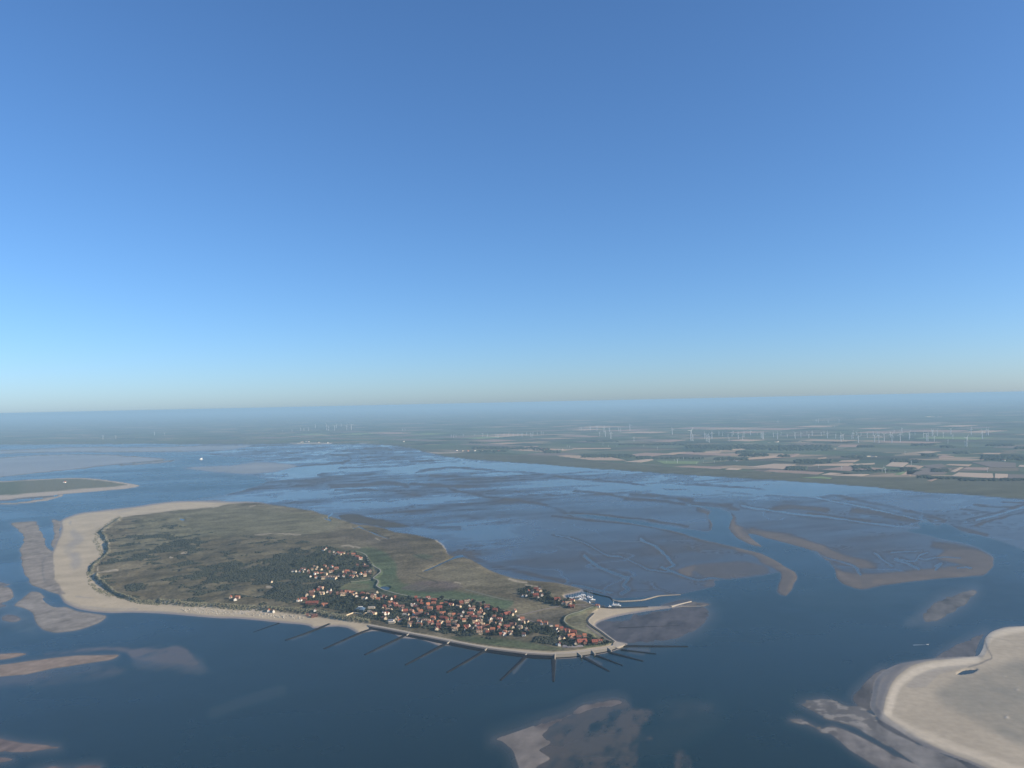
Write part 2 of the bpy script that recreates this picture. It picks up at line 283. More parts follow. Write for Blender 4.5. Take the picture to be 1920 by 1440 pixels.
paint(sst(.25, .5, grassy + .3 * n1) * .35 * (dV > 3) * sst(1060, 1000, PY), (0.21, 0.195, 0.13))
paint(np.where(dV > 2, sst(-.05, .10, SCR + .42 * n2 + .30 * fine) * kd * .95, 0), (0.030, 0.036, 0.028))
vil = np.zeros(X.shape)
VILLAGES = [[(690,1118),(760,1120),(850,1129),(905,1133),(960,1150),(970,1160),(1000,1170),(1060,1188),(1110,1198),(1150,1203),(1140,1209),(1095,1212),(1060,1214),(1040,1200),(1000,1190),(985,1198),(960,1195),(900,1193),(860,1190),(800,1182),(760,1174),(715,1167),(690,1150)],
            [(570,1142),(580,1112),(600,1100),(622,1102),(660,1108),(715,1115),(705,1135),(705,1158),(650,1150),(600,1140)],
            [(545,1062),(575,1045),(600,1028),(640,1030),(690,1048),(700,1075),(690,1085),(600,1090),(555,1086)],
            [(970,1106),(1000,1103),(1030,1112),(1040,1123),(1065,1124),(1080,1134),(1065,1141),(1020,1130),(980,1120)]]
for poly in VILLAGES: vil = np.maximum(vil, sst(-2, 3, sdf(poly, warp=.4)))
paint(vil * .8 * (dV > 0), (0.070, 0.075, 0.045))
fored = stroke([(222,974),(200,988),(189,1002),(200,1020),(198,1040),(172,1061),(170,1074)], 4) + stroke([(178,1083),(200,1106),(225,1120),(262,1130),(300,1133)], 3.2)
seafront = stroke([(300,1131),(350,1136),(422,1140),(501,1145),(590,1151),(640,1160),(690,1168)], 3)
dune_h = dune_h * (1 - .8 * vil) + fored * (4.2 + 4.5 * hum) + seafront * (6 + 3 * hum)
base = base + vil * 2.2
# low incipient dunes on the open beach
inci = stroke([(183,996),(180,1010),(186,1028),(190,1045)], 5) * .8 + stroke([(166,1078),(170,1098),(188,1110),(205,1116)], 5) * .8
spk = sst(.0, .35, fbm(X, Y, 22, 3, 71))
paint(np.where(dV < 1, inci * spk * .8, 0), (0.16, 0.155, 0.105))
bare = sst(.12, .4, fbm(X, Y, 26, 3, 72))
paint(np.clip((fored * .9 + seafront * .55) * bare, 0, 1) * (dV > -2), (0.50, 0.43, 0.33))
chairs_k = stroke([(340,1141),(400,1146),(480,1150),(560,1157)], 3.6)
paint(chairs_k * bare * .7 * (dV < 1), (0.52, 0.46, 0.38))
# sandy tracks and blowouts
for pts, w in [([(170,1078),(195,1073),(213,1070),(223,1070)],1.1),([(186,1079),(183,1066)],.8),([(640,1024),(652,1023),(662,1026)],1.3),([(665,1025),(675,1028)],1),([(705,1010),(712,1014)],.8),([(340,1040),(348,1038),(352,1040)],1.2),([(318,1048),(325,1048)],1),([(258,1069),(266,1066)],.8),
   ([(955,1086),(965,1089),(985,1093)],1.6),([(985,1098),(1010,1102)],1),([(815,1013),(830,1020),(838,1030)],1.2),([(850,1093),(862,1096)],.9),([(480,1003),(520,1001),(565,1003)],.8),([(470,950),(480,948)],1),([(500,1102),(518,1103)],1.2)]:
    paint(stroke(pts, w) * .8, (0.38, 0.33, 0.25))
# dark ditches, marsh creeks filled with water
CREEKS = [([(868,1043),(850,1046),(835,1052),(820,1060),(806,1066),(795,1070)],1.5,-.7),([(812,1052),(795,1048),(785,1044),(772,1036)],.9,.3),([(780,1079),(800,1087),(820,1093)],.8,.3),([(672,987),(682,991),(693,997),(710,1003),(727,1009)],1.2,-.6),([(672,987),(665,990),(660,988)],1,-.6),
  ([(622,963),(615,970),(620,976),(608,972)],1,-.5),([(517,936),(512,938),(520,939)],1.2,-.4),([(339,973),(345,974)],2,-.5)]
creek_cut = np.zeros(X.shape)
for pts, w, z in CREEKS:
    k = stroke(pts, w, .5)
    if z < 0: creek_cut = np.maximum(creek_cut, k)
    else: paint(k * .8, (0.05, 0.052, 0.042))
dike = np.maximum(stroke([(1117,1141),(1100,1145),(1088,1150),(1070,1155),(1060,1160),(1057,1168),(1063,1175),(1076,1183),(1098,1191),(1112,1196)], 2.6, .2),
       stroke([(667,1037),(678,1040),(687,1045),(691,1056),(701,1065),(712,1071),(713,1076),(700,1087),(708,1091),(709,1096),(706,1102),(718,1109),(737,1115),(760,1120),(783,1123),(850,1129),(905,1133)], 2.2, .2))
paint(dike * .7, (0.085, 0.11, 0.062))
seaside = np.maximum(0, 0)
POND = [(712,1100),(718,1098.5),(727,1098.5),(732,1102),(727,1106),(716,1105.5)]
dP = sdf(POND, warp=.1, m=6)
OLD = Hh.copy()
hv = base + dune_h + dike * 4.5 + 0.25 * n2 * kd
Hh = np.where(dV > -3, np.maximum(Hh, OLD + hv * sst(-1.5, 2.0, dV)), Hh)
cut = np.maximum(creek_cut, sst(-.6, .6, dP))
Hh = np.where(cut > 0.02, Hh * (1 - cut) - 0.9 * cut, Hh)
ID = np.where((dV > -2) & (cut > .02), ISLE, ID)
# outer wet sands round the beach
for poly, ident, top, ramp, col in [
  ([(20,982),(45,979),(67,979),(76,995),(85,1018),(92,1032),(98,1034),(108,1014),(113,992),(113,978),(96,974),(100,985),(102,1000),(97,1018),(100,1030),(100,1046),(104,1070),(106,1092),(122,1116),(60,1098),(52,1085),(45,1070),(40,1050),(38,1030),(46,1012),(36,995)], BAR, .55, 3.5, (0.27,0.235,0.195)),
  ([(28,1135),(42,1124),(58,1111),(75,1111),(85,1120),(98,1133),(120,1138),(150,1146),(198,1154),(188,1166),(165,1176),(140,1182),(105,1186),(80,1181),(68,1168),(60,1150),(45,1140)], BAR, .7, 4, (0.27,0.245,0.215)),
  ([(-60,1095),(0,1100),(15,1100),(26,1110),(25,1120),(8,1130),(-60,1135)], BAR, .6, 3, (0.27,0.24,0.21)),([(-60,1088),(0,1091),(16,1095),(0,1099),(-60,1099)], BAR, .4, 2, (0.25,0.22,0.19)),
  ([(3,1158),(15,1153),(32,1155),(39,1161),(30,1166),(8,1165)], BAR, .4, 2.5, (0.24,0.21,0.19)),([(-40,1131),(0,1132),(14,1136),(0,1140),(-40,1140)], BAR, .3, 2, (0.2,.18,.17)),
  ([(-80,1228),(0,1226),(32,1224),(52,1226.5),(25,1234),(0,1237),(-80,1240)], BAR, .5, 3, (0.26,0.20,0.16)),
  ([(-80,1256),(0,1246),(40,1241),(75,1236),(137,1230),(180,1229),(224,1228),(205,1237),(140,1247),(95,1254),(50,1264),(0,1269),(-80,1278)], BAR, .6, 4, (0.26,0.205,0.165)),
  ([(-80,1382),(0,1385),(40,1392),(110,1401),(60,1409),(25,1410),(-80,1408)], BAR, .4, 4, (0.23,0.17,0.14)),([(-40,1419),(0,1420),(24,1424),(0,1430),(-40,1434)], BAR, .3, 3, (0.2,.15,.13)),
  ([(60,1445),(90,1437),(130,1438),(175,1433),(190,1436),(170,1450),(60,1460)], BAR, .3, 3, (0.2,.15,.13)),
  ([(1175,1162),(1190,1151),(1230,1146),(1280,1138),(1318,1136.5),(1333,1148),(1322,1163),(1306,1180),(1262,1199),(1215,1205),(1175,1206),(1152,1201),(1125,1178),(1118,1172),(1130,1165)], BAR, .3, 5, (0.115,0.105,0.105)),
  ([(1282,1136),(1297,1128),(1318,1129),(1334,1133),(1318,1136)], BAR, .3, 2, (0.2,.17,.14)), ([(1240,1136),(1262,1127),(1285,1124),(1297,1126),(1285,1134)], BAR, .3, 2, (0.09,0.09,.1)),
  ([(1730,1154),(1745,1138),(1768,1121),(1800,1112),(1825,1106),(1830,1110),(1822,1122),(1805,1138),(1782,1152),(1760,1163),(1740,1167)], BAR, .3, 4, (0.18,0.165,0.145)),
  ([(926,1386),(972,1370),(1010,1356),(1034,1363),(1016,1378),(1036,1392),(1012,1406),(1032,1422),(1006,1440),(1022,1470),(985,1470),(975,1440),(962,1407),(942,1391)], BAR, .35, 6, (0.225,0.195,0.165)),([(1000,1361),(1055,1339),(1092,1321),(1145,1312.5),(1166,1316),(1150,1325),(1100,1333),(1060,1350),(1025,1368)], BAR, .25, 4, (0.19,.16,.14)),
  ([(1500,1322),(1520,1314),(1545,1311),(1570,1316),(1592,1321),(1628,1333),(1665,1367),(1727,1397),(1790,1422),(1860,1460),(1780,1475),(1690,1414),(1652,1393),(1602,1363),(1560,1352),(1527,1338)], BAR, .45, 4, (0.25,0.23,0.205)),
  ([(1478,1350),(1500,1348),(1540,1366),(1560,1358),(1582,1367),(1640,1395),(1678,1416),(1720,1436),(1745,1460),(1690,1475),(1647,1442),(1602,1413),(1565,1383),(1520,1364)], BAR, .45, 4, (0.25,0.225,0.2)),
  ([(1598,1304),(1640,1264),(1660,1255),(1640,1280),(1636,1310),(1636,1334),(1610,1325)], BAR, .25, 3, (0.15,.135,.12)),([(1750,1236),(1790,1212),(1830,1193),(1850,1186),(1835,1205),(1826,1232),(1790,1236)], BAR, .25, 3, (0.14,.13,.125)),
  ([(1640,1352),(1660,1352),(1727,1392),(1815,1428),(1880,1455),(1840,1460),(1790,1424),(1727,1398),(1665,1370)], BAR, .3, 3, (0.10,.095,.09))]:
    d = sdf(poly, warp=.8, m=16)
    low = top < .5
    dd = d + (nr * 1.6 + n2 * .8 if low else nr * .5)
    raise_(dd, ramp * (1.6 if low else 1.0), top, ident); k = sst(-1.2, 1.8, dd)
    wv = np.clip(1 + (.75 if low else .3) * nr + .20 * n2 + .25 * fine, .35, 1.7)
    paint(k, np.array(col) * (.64 if low else .90)); C = np.where((k > 0)[..., None], C * (1 + (wv - 1) * k)[..., None], C)
    ROUGH = np.where(k > 0, ROUGH * (1 - k) + (.55 if low else .8) * k, ROUGH); SPEC = np.where(k > 0, SPEC * (1 - k) + (.3 if low else .12) * k, SPEC)
    if low:
        sel = (d > -1) & (k > 0) & (ID == BAR)
        lo_ = .03 + .10 * sst(1010, 1080, PX) * sst(1300, 1330, PY) * (PX < 1400) * (1 - np.exp(-((PX - 1120) / 60) ** 2 - ((PY - 1322) / 12) ** 2)) + .14 * sst(250, 300, PX) * (PX < 420)
        Hh = np.where(sel, np.minimum(Hh, top * .6 + .1) + (nr * .20 + .10 * fine) * sst(0, 3, d + 1) - lo_, Hh)
    SHAL = np.maximum(SHAL, sst(-10, 0, d) * .62)
d = sdf([(632,966),(662,962),(700,971),(745,980),(770,988),(720,990),(690,983),(650,979)], warp=1.2); k = sst(-1, 2, d) * (dV < 0); paint(k * .9, (0.075, .073, .062), .9, .1); Hh = np.where(k > .1, np.maximum(Hh, .25 * k), Hh)
# pools
for poly, col in [([(80,1122),(95,1124),(120,1134),(116,1139),(100,1138),(88,1132)], 0)]:
    d = sdf(poly, warp=.3); k = sst(-1, 1, d); Hh = np.where(k > 0, Hh * (1 - k) - .6 * k, Hh)
mus = sst(-.05, .3, fbm(X, Y * 1.5, 20, 3, 141) + .35 * nr)
for poly in [[(1500,1322),(1520,1314),(1545,1311),(1570,1316),(1592,1321),(1640,1338),(1640,1370),(1600,1360),(1560,1350),(1527,1338)],[(1478,1350),(1500,1348),(1540,1366),(1560,1358),(1570,1375),(1560,1380),(1520,1364)]]:
    d = sdf(poly, warp=1); paint(sst(-2, 2, d) * mus * .8, (0.26, .235, .20)); paint(sst(-2, 2, d) * (1 - mus) * .7, (0.105, .096, .085)); Hh = np.where(d > -2, np.maximum(Hh, -.25) + .22 * (mus - .2), Hh)
# --- big sandbank in the lower right corner: the tip of the next island
TIP = [(2300,1185),(2050,1172),(1920,1174.5),(1885,1176),(1860,1184),(1847,1197),(1843,1215),(1833,1230),(1815,1232),(1752,1234.5),(1690,1244),(1660,1256),(1641,1275),(1635,1305),(1632,1326),(1650,1350),(1690,1373),(1740,1403),(1815,1429),(1870,1455),(2000,1520),(2600,1700),(2700,1300)]
d = sdf(TIP, warp=.35, m=16, n=3); dT = d
raise_(d, 10, 1.8, BAR); SHAL = np.maximum(SHAL, sst(-9, 0, d) * .5)
k = sst(-1, 1, d); kT = k
paint(k, np.array((0.40, 0.347, 0.265)), .9, .1)
C = np.where((k > 0)[..., None], C * (1 + (.10 * n2 + .10 * n1) * k)[..., None], C)
paint(np.where(d > -3, sst(-1, 0, d) * sst(5, 1, d) * .8 * sst(1600, 1700, PX + (1400 - PY) * .2), 0), (0.185, 0.172, 0.165), .5, .3)
dDry = sdf([(2300,1188),(1920,1178),(1885,1180),(1866,1186),(1852,1200),(1850,1218),(1842,1232),(1815,1234),(1752,1238),(1720,1246),(1700,1256),(1682,1270),(1671,1287),(1664,1305),(1657,1335),(1668,1350),(1700,1372),(1755,1402),(1830,1432),(2000,1500),(2700,1700),(2700,1300)], warp=.5, m=40)
paint(np.where((d > -3) & (dDry > -BIG + 1), sst(-1, 0, d) * sst(1.5, -1.5, dDry) * (.9 + .25 * nr).clip(0, 1), 0), (0.20, 0.185, 0.17), .6, .25)
paint(np.where(d > -3, sst(-1, 0, d) * sst(-3, -8, dDry) * sst(-22, -12, dDry) * .6, 0), (0.13, 0.122, 0.118), .5, .3)
crest = stroke([(1667,1338),(1676,1306),(1684,1288),(1700,1270),(1735,1254),(1790,1243),(1830,1238)], 6.5) + stroke([(1840,1225),(1852,1200),(1870,1188),(1920,1180)], 6) + stroke([(1660,1345),(1700,1368),(1780,1400),(1860,1430),(1920,1450)], 8) * .6
paint(np.clip(crest, 0, 1) * .8 * kT, (0.60, 0.525, 0.405))
dint = sdf([(1752,1300),(1775,1284),(1795,1268),(1830,1262),(1868,1250),(1925,1235),(2100,1240),(2100,1420),(1920,1400),(1865,1376),(1802,1342),(1770,1325)], warp=1.2, m=24)
paint(sst(-10, 14, dint) * (.8 + .3 * n2 + .25 * nr).clip(0, 1), (0.235, 0.222, 0.185))
paint(sst(-1, 2, sdf([(1700,1290),(1715,1270),(1760,1252),(1810,1248),(1835,1246),(1800,1256),(1760,1268),(1735,1290)], warp=.6)) * .45, (0.3, .28, .25))
paint(stroke([(1853,1188),(1847,1205),(1858,1235),(1850,1240),(1838,1246),(1815,1252)], 1.4) * .7, (0.15, .145, .14))
paint(stroke([(1855,1195),(1890,1202),(1930,1208)], 1) * .3, (0.25, .23, .2))
dpo = sdf([(1793,1265),(1808,1257),(1833,1255.5),(1824,1263),(1805,1266)], warp=.15)
k = sst(-.8, .8, dpo); Hh = np.where(k > 0, Hh * (1 - k) - .7 * k, Hh)
for (mx, my, mr) in [(1888,1347,3.5),(1905,1355,2),(1910,1216,3),(1909,1239,2),(1884,1270,2.5),(1908,1295,3)]:
    q = np.exp(-((PX - mx) ** 2 + ((PY - my) * 1.8) ** 2) / mr ** 2) * (.6 + .8 * fine); Hh = Hh + 1.3 * q * kT; paint(np.clip(q, 0, 1) * .7 * kT, (0.5, .46, .4))
Hh = np.where(kT > 0, Hh + kT * .15 * n2, Hh)
# --- the next island up the coast, far left
I2 = [(-200,905),(0,902),(60,899),(140,896),(170,897),(230,904),(262,911),(240,916),(200,920),(130,926),(60,932),(0,937),(-200,950)]
d = sdf(I2, warp=.3, m=10); raise_(d, 2.5, 1.5, ISLE2); k = sst(-.5, .7, d); paint(k, (0.40, .34, .27), .9, .1)
k2 = sst(-.5, 1.2, sdf([(-200,906),(0,903.5),(60,900.5),(140,897.5),(185,901),(225,906),(240,909.5),(228,912),(180,916),(100,922),(40,927),(0,930),(-200,942)], warp=.5))
paint(k2 * .95, np.array((0.125, .125, .08))); paint(k2 * sst(60, 20, PX) * .6, (0.075, .105, .06)); Hh = Hh + k2 * (2 + 2.5 * np.clip(hum, 0, 1) + 1.2 * n1)
k2 = stroke([(-100,945),(0,945),(45,943),(90,936),(115,930)], 1.6); Hh = np.maximum(Hh, np.where(k2 > .02, k2 * .9 - .3, -BIG)); ID = np.where(k2 > .02, ISLE2, ID); paint(k2, (0.36, .31, .25), .9, .1)
k2 = stroke([(0,938),(60,934),(100,930)], 1.2); Hh = np.where(k2 > .02, np.maximum(Hh, .15 * k2), Hh); paint(k2 * .8, (0.12, .11, .11), .4, .5)
# --- the mainland
MAINP = [(-600,835),(0,834),(300,832),(480,833),(545,832.5),(622,832.5),(690,832.5),(745,836),(775,841),(800,848),(830,855),(880,861),(955,866),(1080,876),(1200,884),(1320,892),(1440,899),(1540,906),(1640,914),(1740,923),(1815,927),(1865,931),(1920,936),(2150,958),(2600,1000),(3200,1050)]
P = np.array(MAINP)
ycoast = np.interp(PX, P[:, 0], P[:, 1])
dM = np.where(vis, ycoast - (PY + wy * .8 + .6 * n1), -BIG)
raise_(dM, 1.2, 1.5, MAIN); kM = sst(-.3, .6, dM)
GREEN = np.array((0.088, 0.108, 0.070))
paint(kM, GREEN, .95, .05)
C = np.where((kM > 0)[..., None], C * (1 + (.25 * n1 + .2 * n3 + .1 * n2) * kM)[..., None], C)
DIKEL = np.array([(-600,830),(600,829),(745,832),(800,843),(880,850),(960,853),(1040,856),(1105,864),(1175,870),(1260,877),(1360,882),(1435,886),(1540,892),(1615,895),(1790,895),(1865,899),(1920,905),(2200,925),(3200,985)])
ydike = np.interp(PX, DIKEL[:, 0], DIKEL[:, 1])
salt = kM * sst(-1, 1.5, PY - ydike)
paint(salt * .75, np.array((0.10, .098, .07)) * (1)); C = np.where((salt > 0)[..., None], C * (1 + .3 * streak2 * salt)[..., None], C)
Hh = np.where(kM > 0.5, Hh + 5 * np.exp(-((PY - ydike) / .9) ** 2), Hh)
k2 = stroke([(545,831.8),(580,831.4),(622,831.8)], .7, 0); paint(k2 * kM, (.5, .45, .38)); k2 = stroke([(800,848.6),(830,849.5),(875,848)], .9, 0) ; paint(k2 * kM, (.42, .35, .28)); paint(stroke([(675,831),(710,831)], .6, 0) * kM, (.4, .34, .27))
FIELDW = np.where(dM > 0, kM * (1 - salt), 0)
# water colour from the depth of the bed
depth = np.clip(-Hh, 0, 6)
# ------------------------------------------------------------------ materials
def new_mat(name):
    m = bpy.data.materials.new(name); m.use_nodes = True
    n = m.node_tree; b = n.nodes['Principled BSDF']; return m, n, b
def node(n, t, **kw):
    o = n.nodes.new(t)
    for k, v in kw.items(): setattr(o, k, v)
    return o
def mathn(n, op, a, b=None):
    o = node(n, 'ShaderNodeMath', operation=op)
    for i, v in enumerate((a, b)):
        if v is None: continue
        if isinstance(v, (int, float)): o.inputs[i].default_value = v
        else: n.links.new(v, o.inputs[i])
    return o.outputs[0]
def mixc(n, fac, a, b, blend='MIX'):
    o = node(n, 'ShaderNodeMix', data_type='RGBA', blend_type=blend)
    for idx, v in ((0, fac), (6, a), (7, b)):
        if isinstance(v, (int, float)): o.inputs[idx].default_value = v
        elif isinstance(v, tuple): o.inputs[idx].default_value = v if len(v) == 4 else v + (1,)
        else: n.links.new(v, o.inputs[idx])
    return o.outputs[2]
def ground_mat(name, grain=12.0, amount=0.35, bump=0.0, fields=False):
    m, n, b = new_mat(name)
    a = node(n, 'ShaderNodeAttribute', attribute_name='cover')
    r = node(n, 'ShaderNodeAttribute', attribute_name='rough')
    s = node(n, 'ShaderNodeAttribute', attribute_name='spec')
    g = node(n, 'ShaderNodeNewGeometry')
    t1 = node(n, 'ShaderNodeTexNoise'); t1.inputs['Scale'].default_value = 1 / grain; t1.inputs['Detail'].default_value = 5
    n.links.new(g.outputs['Position'], t1.inputs['Vector'])
    f = node(n, 'ShaderNodeMapRange'); n.links.new(t1.outputs[0], f.inputs[0])
    f.inputs[1].default_value = .25; f.inputs[2].default_value = .75; f.inputs[3].default_value = 1 - amount; f.inputs[4].default_value = 1 + amount
    gr = node(n, 'ShaderNodeAttribute', attribute_name='grain')
    fg = mathn(n, 'ADD', mathn(n, 'MULTIPLY', mathn(n, 'SUBTRACT', f.outputs[0], 1.0), gr.outputs['Fac']), 1.0)
    col = mixc(n, 1.0, a.outputs['Color'], fg, 'MULTIPLY')
    if fields:
        w = node(n, 'ShaderNodeAttribute', attribute_name='fields')
        mp = node(n, 'ShaderNodeMapping'); mp.inputs['Rotation'].default_value = (0, 0, R_(fields)); mp.inputs['Scale'].default_value = (1 / 620, 1 / 330, 0)
        n.links.new(g.outputs['Position'], mp.inputs[0])
        v = node(n, 'ShaderNodeTexVoronoi', distance='CHEBYCHEV'); v.inputs['Scale'].default_value = 1; v.inputs['Randomness'].default_value = .75
        n.links.new(mp.outputs[0], v.inputs[0])
        sx = node(n, 'ShaderNodeSeparateColor'); n.links.new(v.outputs['Color'], sx.inputs[0])
        cr_ = node(n, 'ShaderNodeValToRGB'); cr_.color_ramp.interpolation = 'CONSTANT'
        e = cr_.color_ramp.elements
        cols = [(0, (.078, .10, .066)), (.28, (.10, .12, .075)), (.45, (.10, .09, .078)), (.6, (.055, .08, .055)), (.72, (.18, .145, .105)), (.82, (.085, .12, .066)), (.92, (.33, .25, .175))]
        e[0].position = 0; e[0].color = cols[0][1] + (1,); e[1].position = cols[1][0]; e[1].color = cols[1][1] + (1,)
        for p, c in cols[2:]:
            k = e.new(p); k.color = c + (1,)
        n.links.new(sx.outputs[0], cr_.inputs[0])
        col = mixc(n, mathn(n, 'MULTIPLY', w.outputs['Fac'], .85), col, cr_.outputs[0])
        t2 = node(n, 'ShaderNodeTexNoise'); t2.inputs['Scale'].default_value = 1 / 900; t2.inputs['Detail'].default_value = 6
        n.links.new(g.outputs['Position'], t2.inputs['Vector'])
        dk = node(n, 'ShaderNodeMapRange'); n.links.new(t2.outputs[0], dk.inputs[0]); dk.inputs[1].default_value = .56; dk.inputs[2].default_value = .64
        col = mixc(n, mathn(n, 'MULTIPLY', dk.outputs[0], w.outputs['Fac']), col, (.035, .05, .035))
    n.links.new(col, b.inputs['Base Color']); n.links.new(r.outputs['Fac'], b.inputs['Roughness']); n.links.new(s.outputs['Fac'], b.inputs['Specular IOR Level'])
    if bump:
        bp = node(n, 'ShaderNodeBump'); bp.inputs['Distance'].default_value = bump; n.links.new(gr.outputs['Fac'], bp.inputs['Strength'])
        n.links.new(t1.outputs[0], bp.inputs['Height']); n.links.new(bp.outputs[0], b.inputs['Normal'])
    return m
_cx0 = at(960, 867); _cx1 = at(1920, 936)
COAST_ANG = math.degrees(math.atan2(_cx1[1] - _cx0[1], _cx1[0] - _cx0[0]))
M_ISLE = ground_mat('island_ground', 9, .38, 1.2); M_FLAT = ground_mat('tidal_mud', 60, .14); M_SAND = ground_mat('sandbank_sand', 14, .10, .15)
M_MAIN = ground_mat('farmland', 120, .15, 0, fields=-COAST_ANG)
def sea_mat():
    m, n, b = new_mat('sea_water')
    a = node(n, 'ShaderNodeAttribute', attribute_name='cover'); r = node(n, 'ShaderNodeAttribute', attribute_name='rough')
    g = node(n, 'ShaderNodeNewGeometry')
    t = node(n, 'ShaderNodeTexNoise'); t.inputs['Scale'].default_value = 1 / 260; t.inputs['Detail'].default_value = 4
    n.links.new(g.outputs['Position'], t.inputs['Vector'])
    f = node(n, 'ShaderNodeMapRange'); n.links.new(t.outputs[0], f.inputs[0]); f.inputs[3].default_value = -.04; f.inputs[4].default_value = .04
    n.links.new(mathn(n, 'ADD', r.outputs['Fac'], f.outputs[0]), b.inputs['Roughness'])
    n.links.new(a.outputs['Color'], b.inputs['Base Color']); b.inputs['IOR'].default_value = 1.333
    w = node(n, 'ShaderNodeTexNoise'); w.inputs['Scale'].default_value = 1 / 14; w.inputs['Detail'].default_value = 4
    n.links.new(g.outputs['Position'], w.inputs['Vector'])
    bp = node(n, 'ShaderNodeBump'); bp.inputs['Strength'].default_value = .25; bp.inputs['Distance'].default_value = .3
    n.links.new(w.outputs[0], bp.inputs['Height']); n.links.new(bp.outputs[0], b.inputs['Normal'])
    return m
M_SEA = sea_mat()

# ------------------------------------------------------------------ build ground meshes from the survey grid
bzm = np.where(ID == ISLE, np.clip(base, 0, 4), 0)
k_el = 1 - np.clip(bzm, 0, 10) / CAM_H          # pieces surveyed at their own height
idx = np.arange(NA * NR).reshape(NR, NA)
def quads():
    i0 = idx[:-1]; i1 = idx[1:]
    nx0 = np.roll(i0, -1, 1); nx1 = np.roll(i1, -1, 1)
    return np.stack([i0, i1, nx1, nx0], -1).reshape(-1, 4)
Q = quads()
Hfl = Hh.ravel(); IDf = ID.ravel()
Xf = (X * k_el).ravel(); Yf = (Y * k_el).ravel()
def mesh_from(name, faces, zz, attrs, mat, kind='structure', smooth_=True, flat_xy=False):
    used, inv = np.unique(faces.ravel(), return_inverse=True)
    me = bpy.data.meshes.new(name)
    co = np.empty((len(used), 3), np.float32)
    co[:, 0] = (X.ravel() if flat_xy else Xf)[used]; co[:, 1] = (Y.ravel() if flat_xy else Yf)[used]; co[:, 2] = zz[used]
    nf = len(faces)
    me.vertices.add(len(used)); me.vertices.foreach_set('co', co.ravel())
    me.loops.add(nf * 4); me.loops.foreach_set('vertex_index', inv.astype(np.int32))
    me.polygons.add(nf); me.polygons.foreach_set('loop_start', np.arange(0, nf * 4, 4, dtype=np.int32))
    me.polygons.foreach_set('use_smooth', np.full(nf, smooth_))
    me.update(calc_edges=True)
    for an, av in attrs.items():
        if av.ndim == 2:
            at_ = me.attributes.new(an, 'FLOAT_COLOR', 'POINT'); q = np.ones((len(used), 4), np.float32); q[:, :3] = av[used]; at_.data.foreach_set('color', q.ravel())
        else:
            at_ = me.attributes.new(an, 'FLOAT', 'POINT'); at_.data.foreach_set('value', av[used].astype(np.float32))
    me.materials.append(mat)
    o = bpy.data.objects.new(name, me); COL.objects.link(o); o['kind'] = kind
    return o
Cf = C.reshape(-1, 3).clip(0.01, .8); Rf = ROUGH.ravel().clip(.1, 1); Sf = SPEC.ravel().clip(0, 1)
GRAIN = np.where(ID == ISLE, .22 + .78 * sst(-1, 2, dV), 1.0).ravel()
fh = Hfl[Q]; fid = IDf[Q].max(1)
dryf = fh.max(1) > -0.5
def piece(name, ident, mat, extra=None, sel=None):
    s = dryf & (fid == ident)
    if sel is not None: s &= sel
    at_ = dict(cover=Cf, rough=Rf, spec=Sf, grain=GRAIN)
    if extra: at_.update(extra)
    return mesh_from(name, Q[s], Hfl, at_, mat)
island = piece('island', ISLE, M_ISLE); island['label'] = 'long barrier island of grassy dunes, marsh and a pale sand beach'
flats = piece('tidal_flat', FLAT, M_FLAT); flats['label'] = 'wide wet tidal mudflat cut by creeks behind the island'
main = piece('mainland', MAIN, M_MAIN, dict(fields=FIELDW.ravel())); main['label'] = 'flat mainland farm coast reaching to the horizon'
far_isle = piece('far_island', ISLE2, M_ISLE); far_isle['label'] = 'narrow grassy end of the neighbouring island with a sandy point'
# sandbanks: one object for every separate bank
bars = dryf & (fid == BAR)
qb = Q[bars]; pxf, pyf = PX.ravel(), PY.ravel(); cxb, cyb = pxf[qb].mean(1), pyf[qb].mean(1)
def reg(i):
    pass
region = np.where(cxb > 1500, np.where(cyb < 1172, 1, 2), np.where(cxb > 1245, np.where(cyb > 1300, 3, 4), np.where(cyb > 1290, np.where(cxb > 700, 3, 5), np.where(cxb > 1000, 4, np.where(cyb < 1200, 6, 7)))))
for rg_, lab in {1: 'low rippled sand shoal alone in the strait above the big sandbank', 2: 'big pale sandbank with a curved bright crest and a dark pool', 3: 'half drowned rippled sandbar at the bottom of the view',
                 4: 'grey mudflat enclosed by the harbour spit and the sea wall', 5: 'small brown sandbar in the bottom corner', 6: 'wet sand shoals off the wide end of the island beach', 7: 'long brown sandbars in the sea off the island beach'}.items():
    if (region == rg_).any():
        o = mesh_from('sandbank', qb[region == rg_], Hfl, dict(cover=Cf, rough=Rf, spec=Sf, grain=GRAIN), M_SAND); o['label'] = lab
# the sea: one flat sheet all round
DEEP = np.array((0.0003, 0.0165, 0.0180)); SHC = np.array((0.075, 0.073, 0.066))
sh = (np.exp(-np.clip(-Hh, 0, 9) / .45) * .75 + 0.0)
sh = np.clip(np.maximum(sh, SHAL * np.exp(-np.clip(-Hh, 0, 9) / 1.2)), 0, 1)
turb = .5 + .5 * n3
WC = DEEP * (0.7 + .7 * turb[..., None]) + (SHC - DEEP) * sh[..., None]
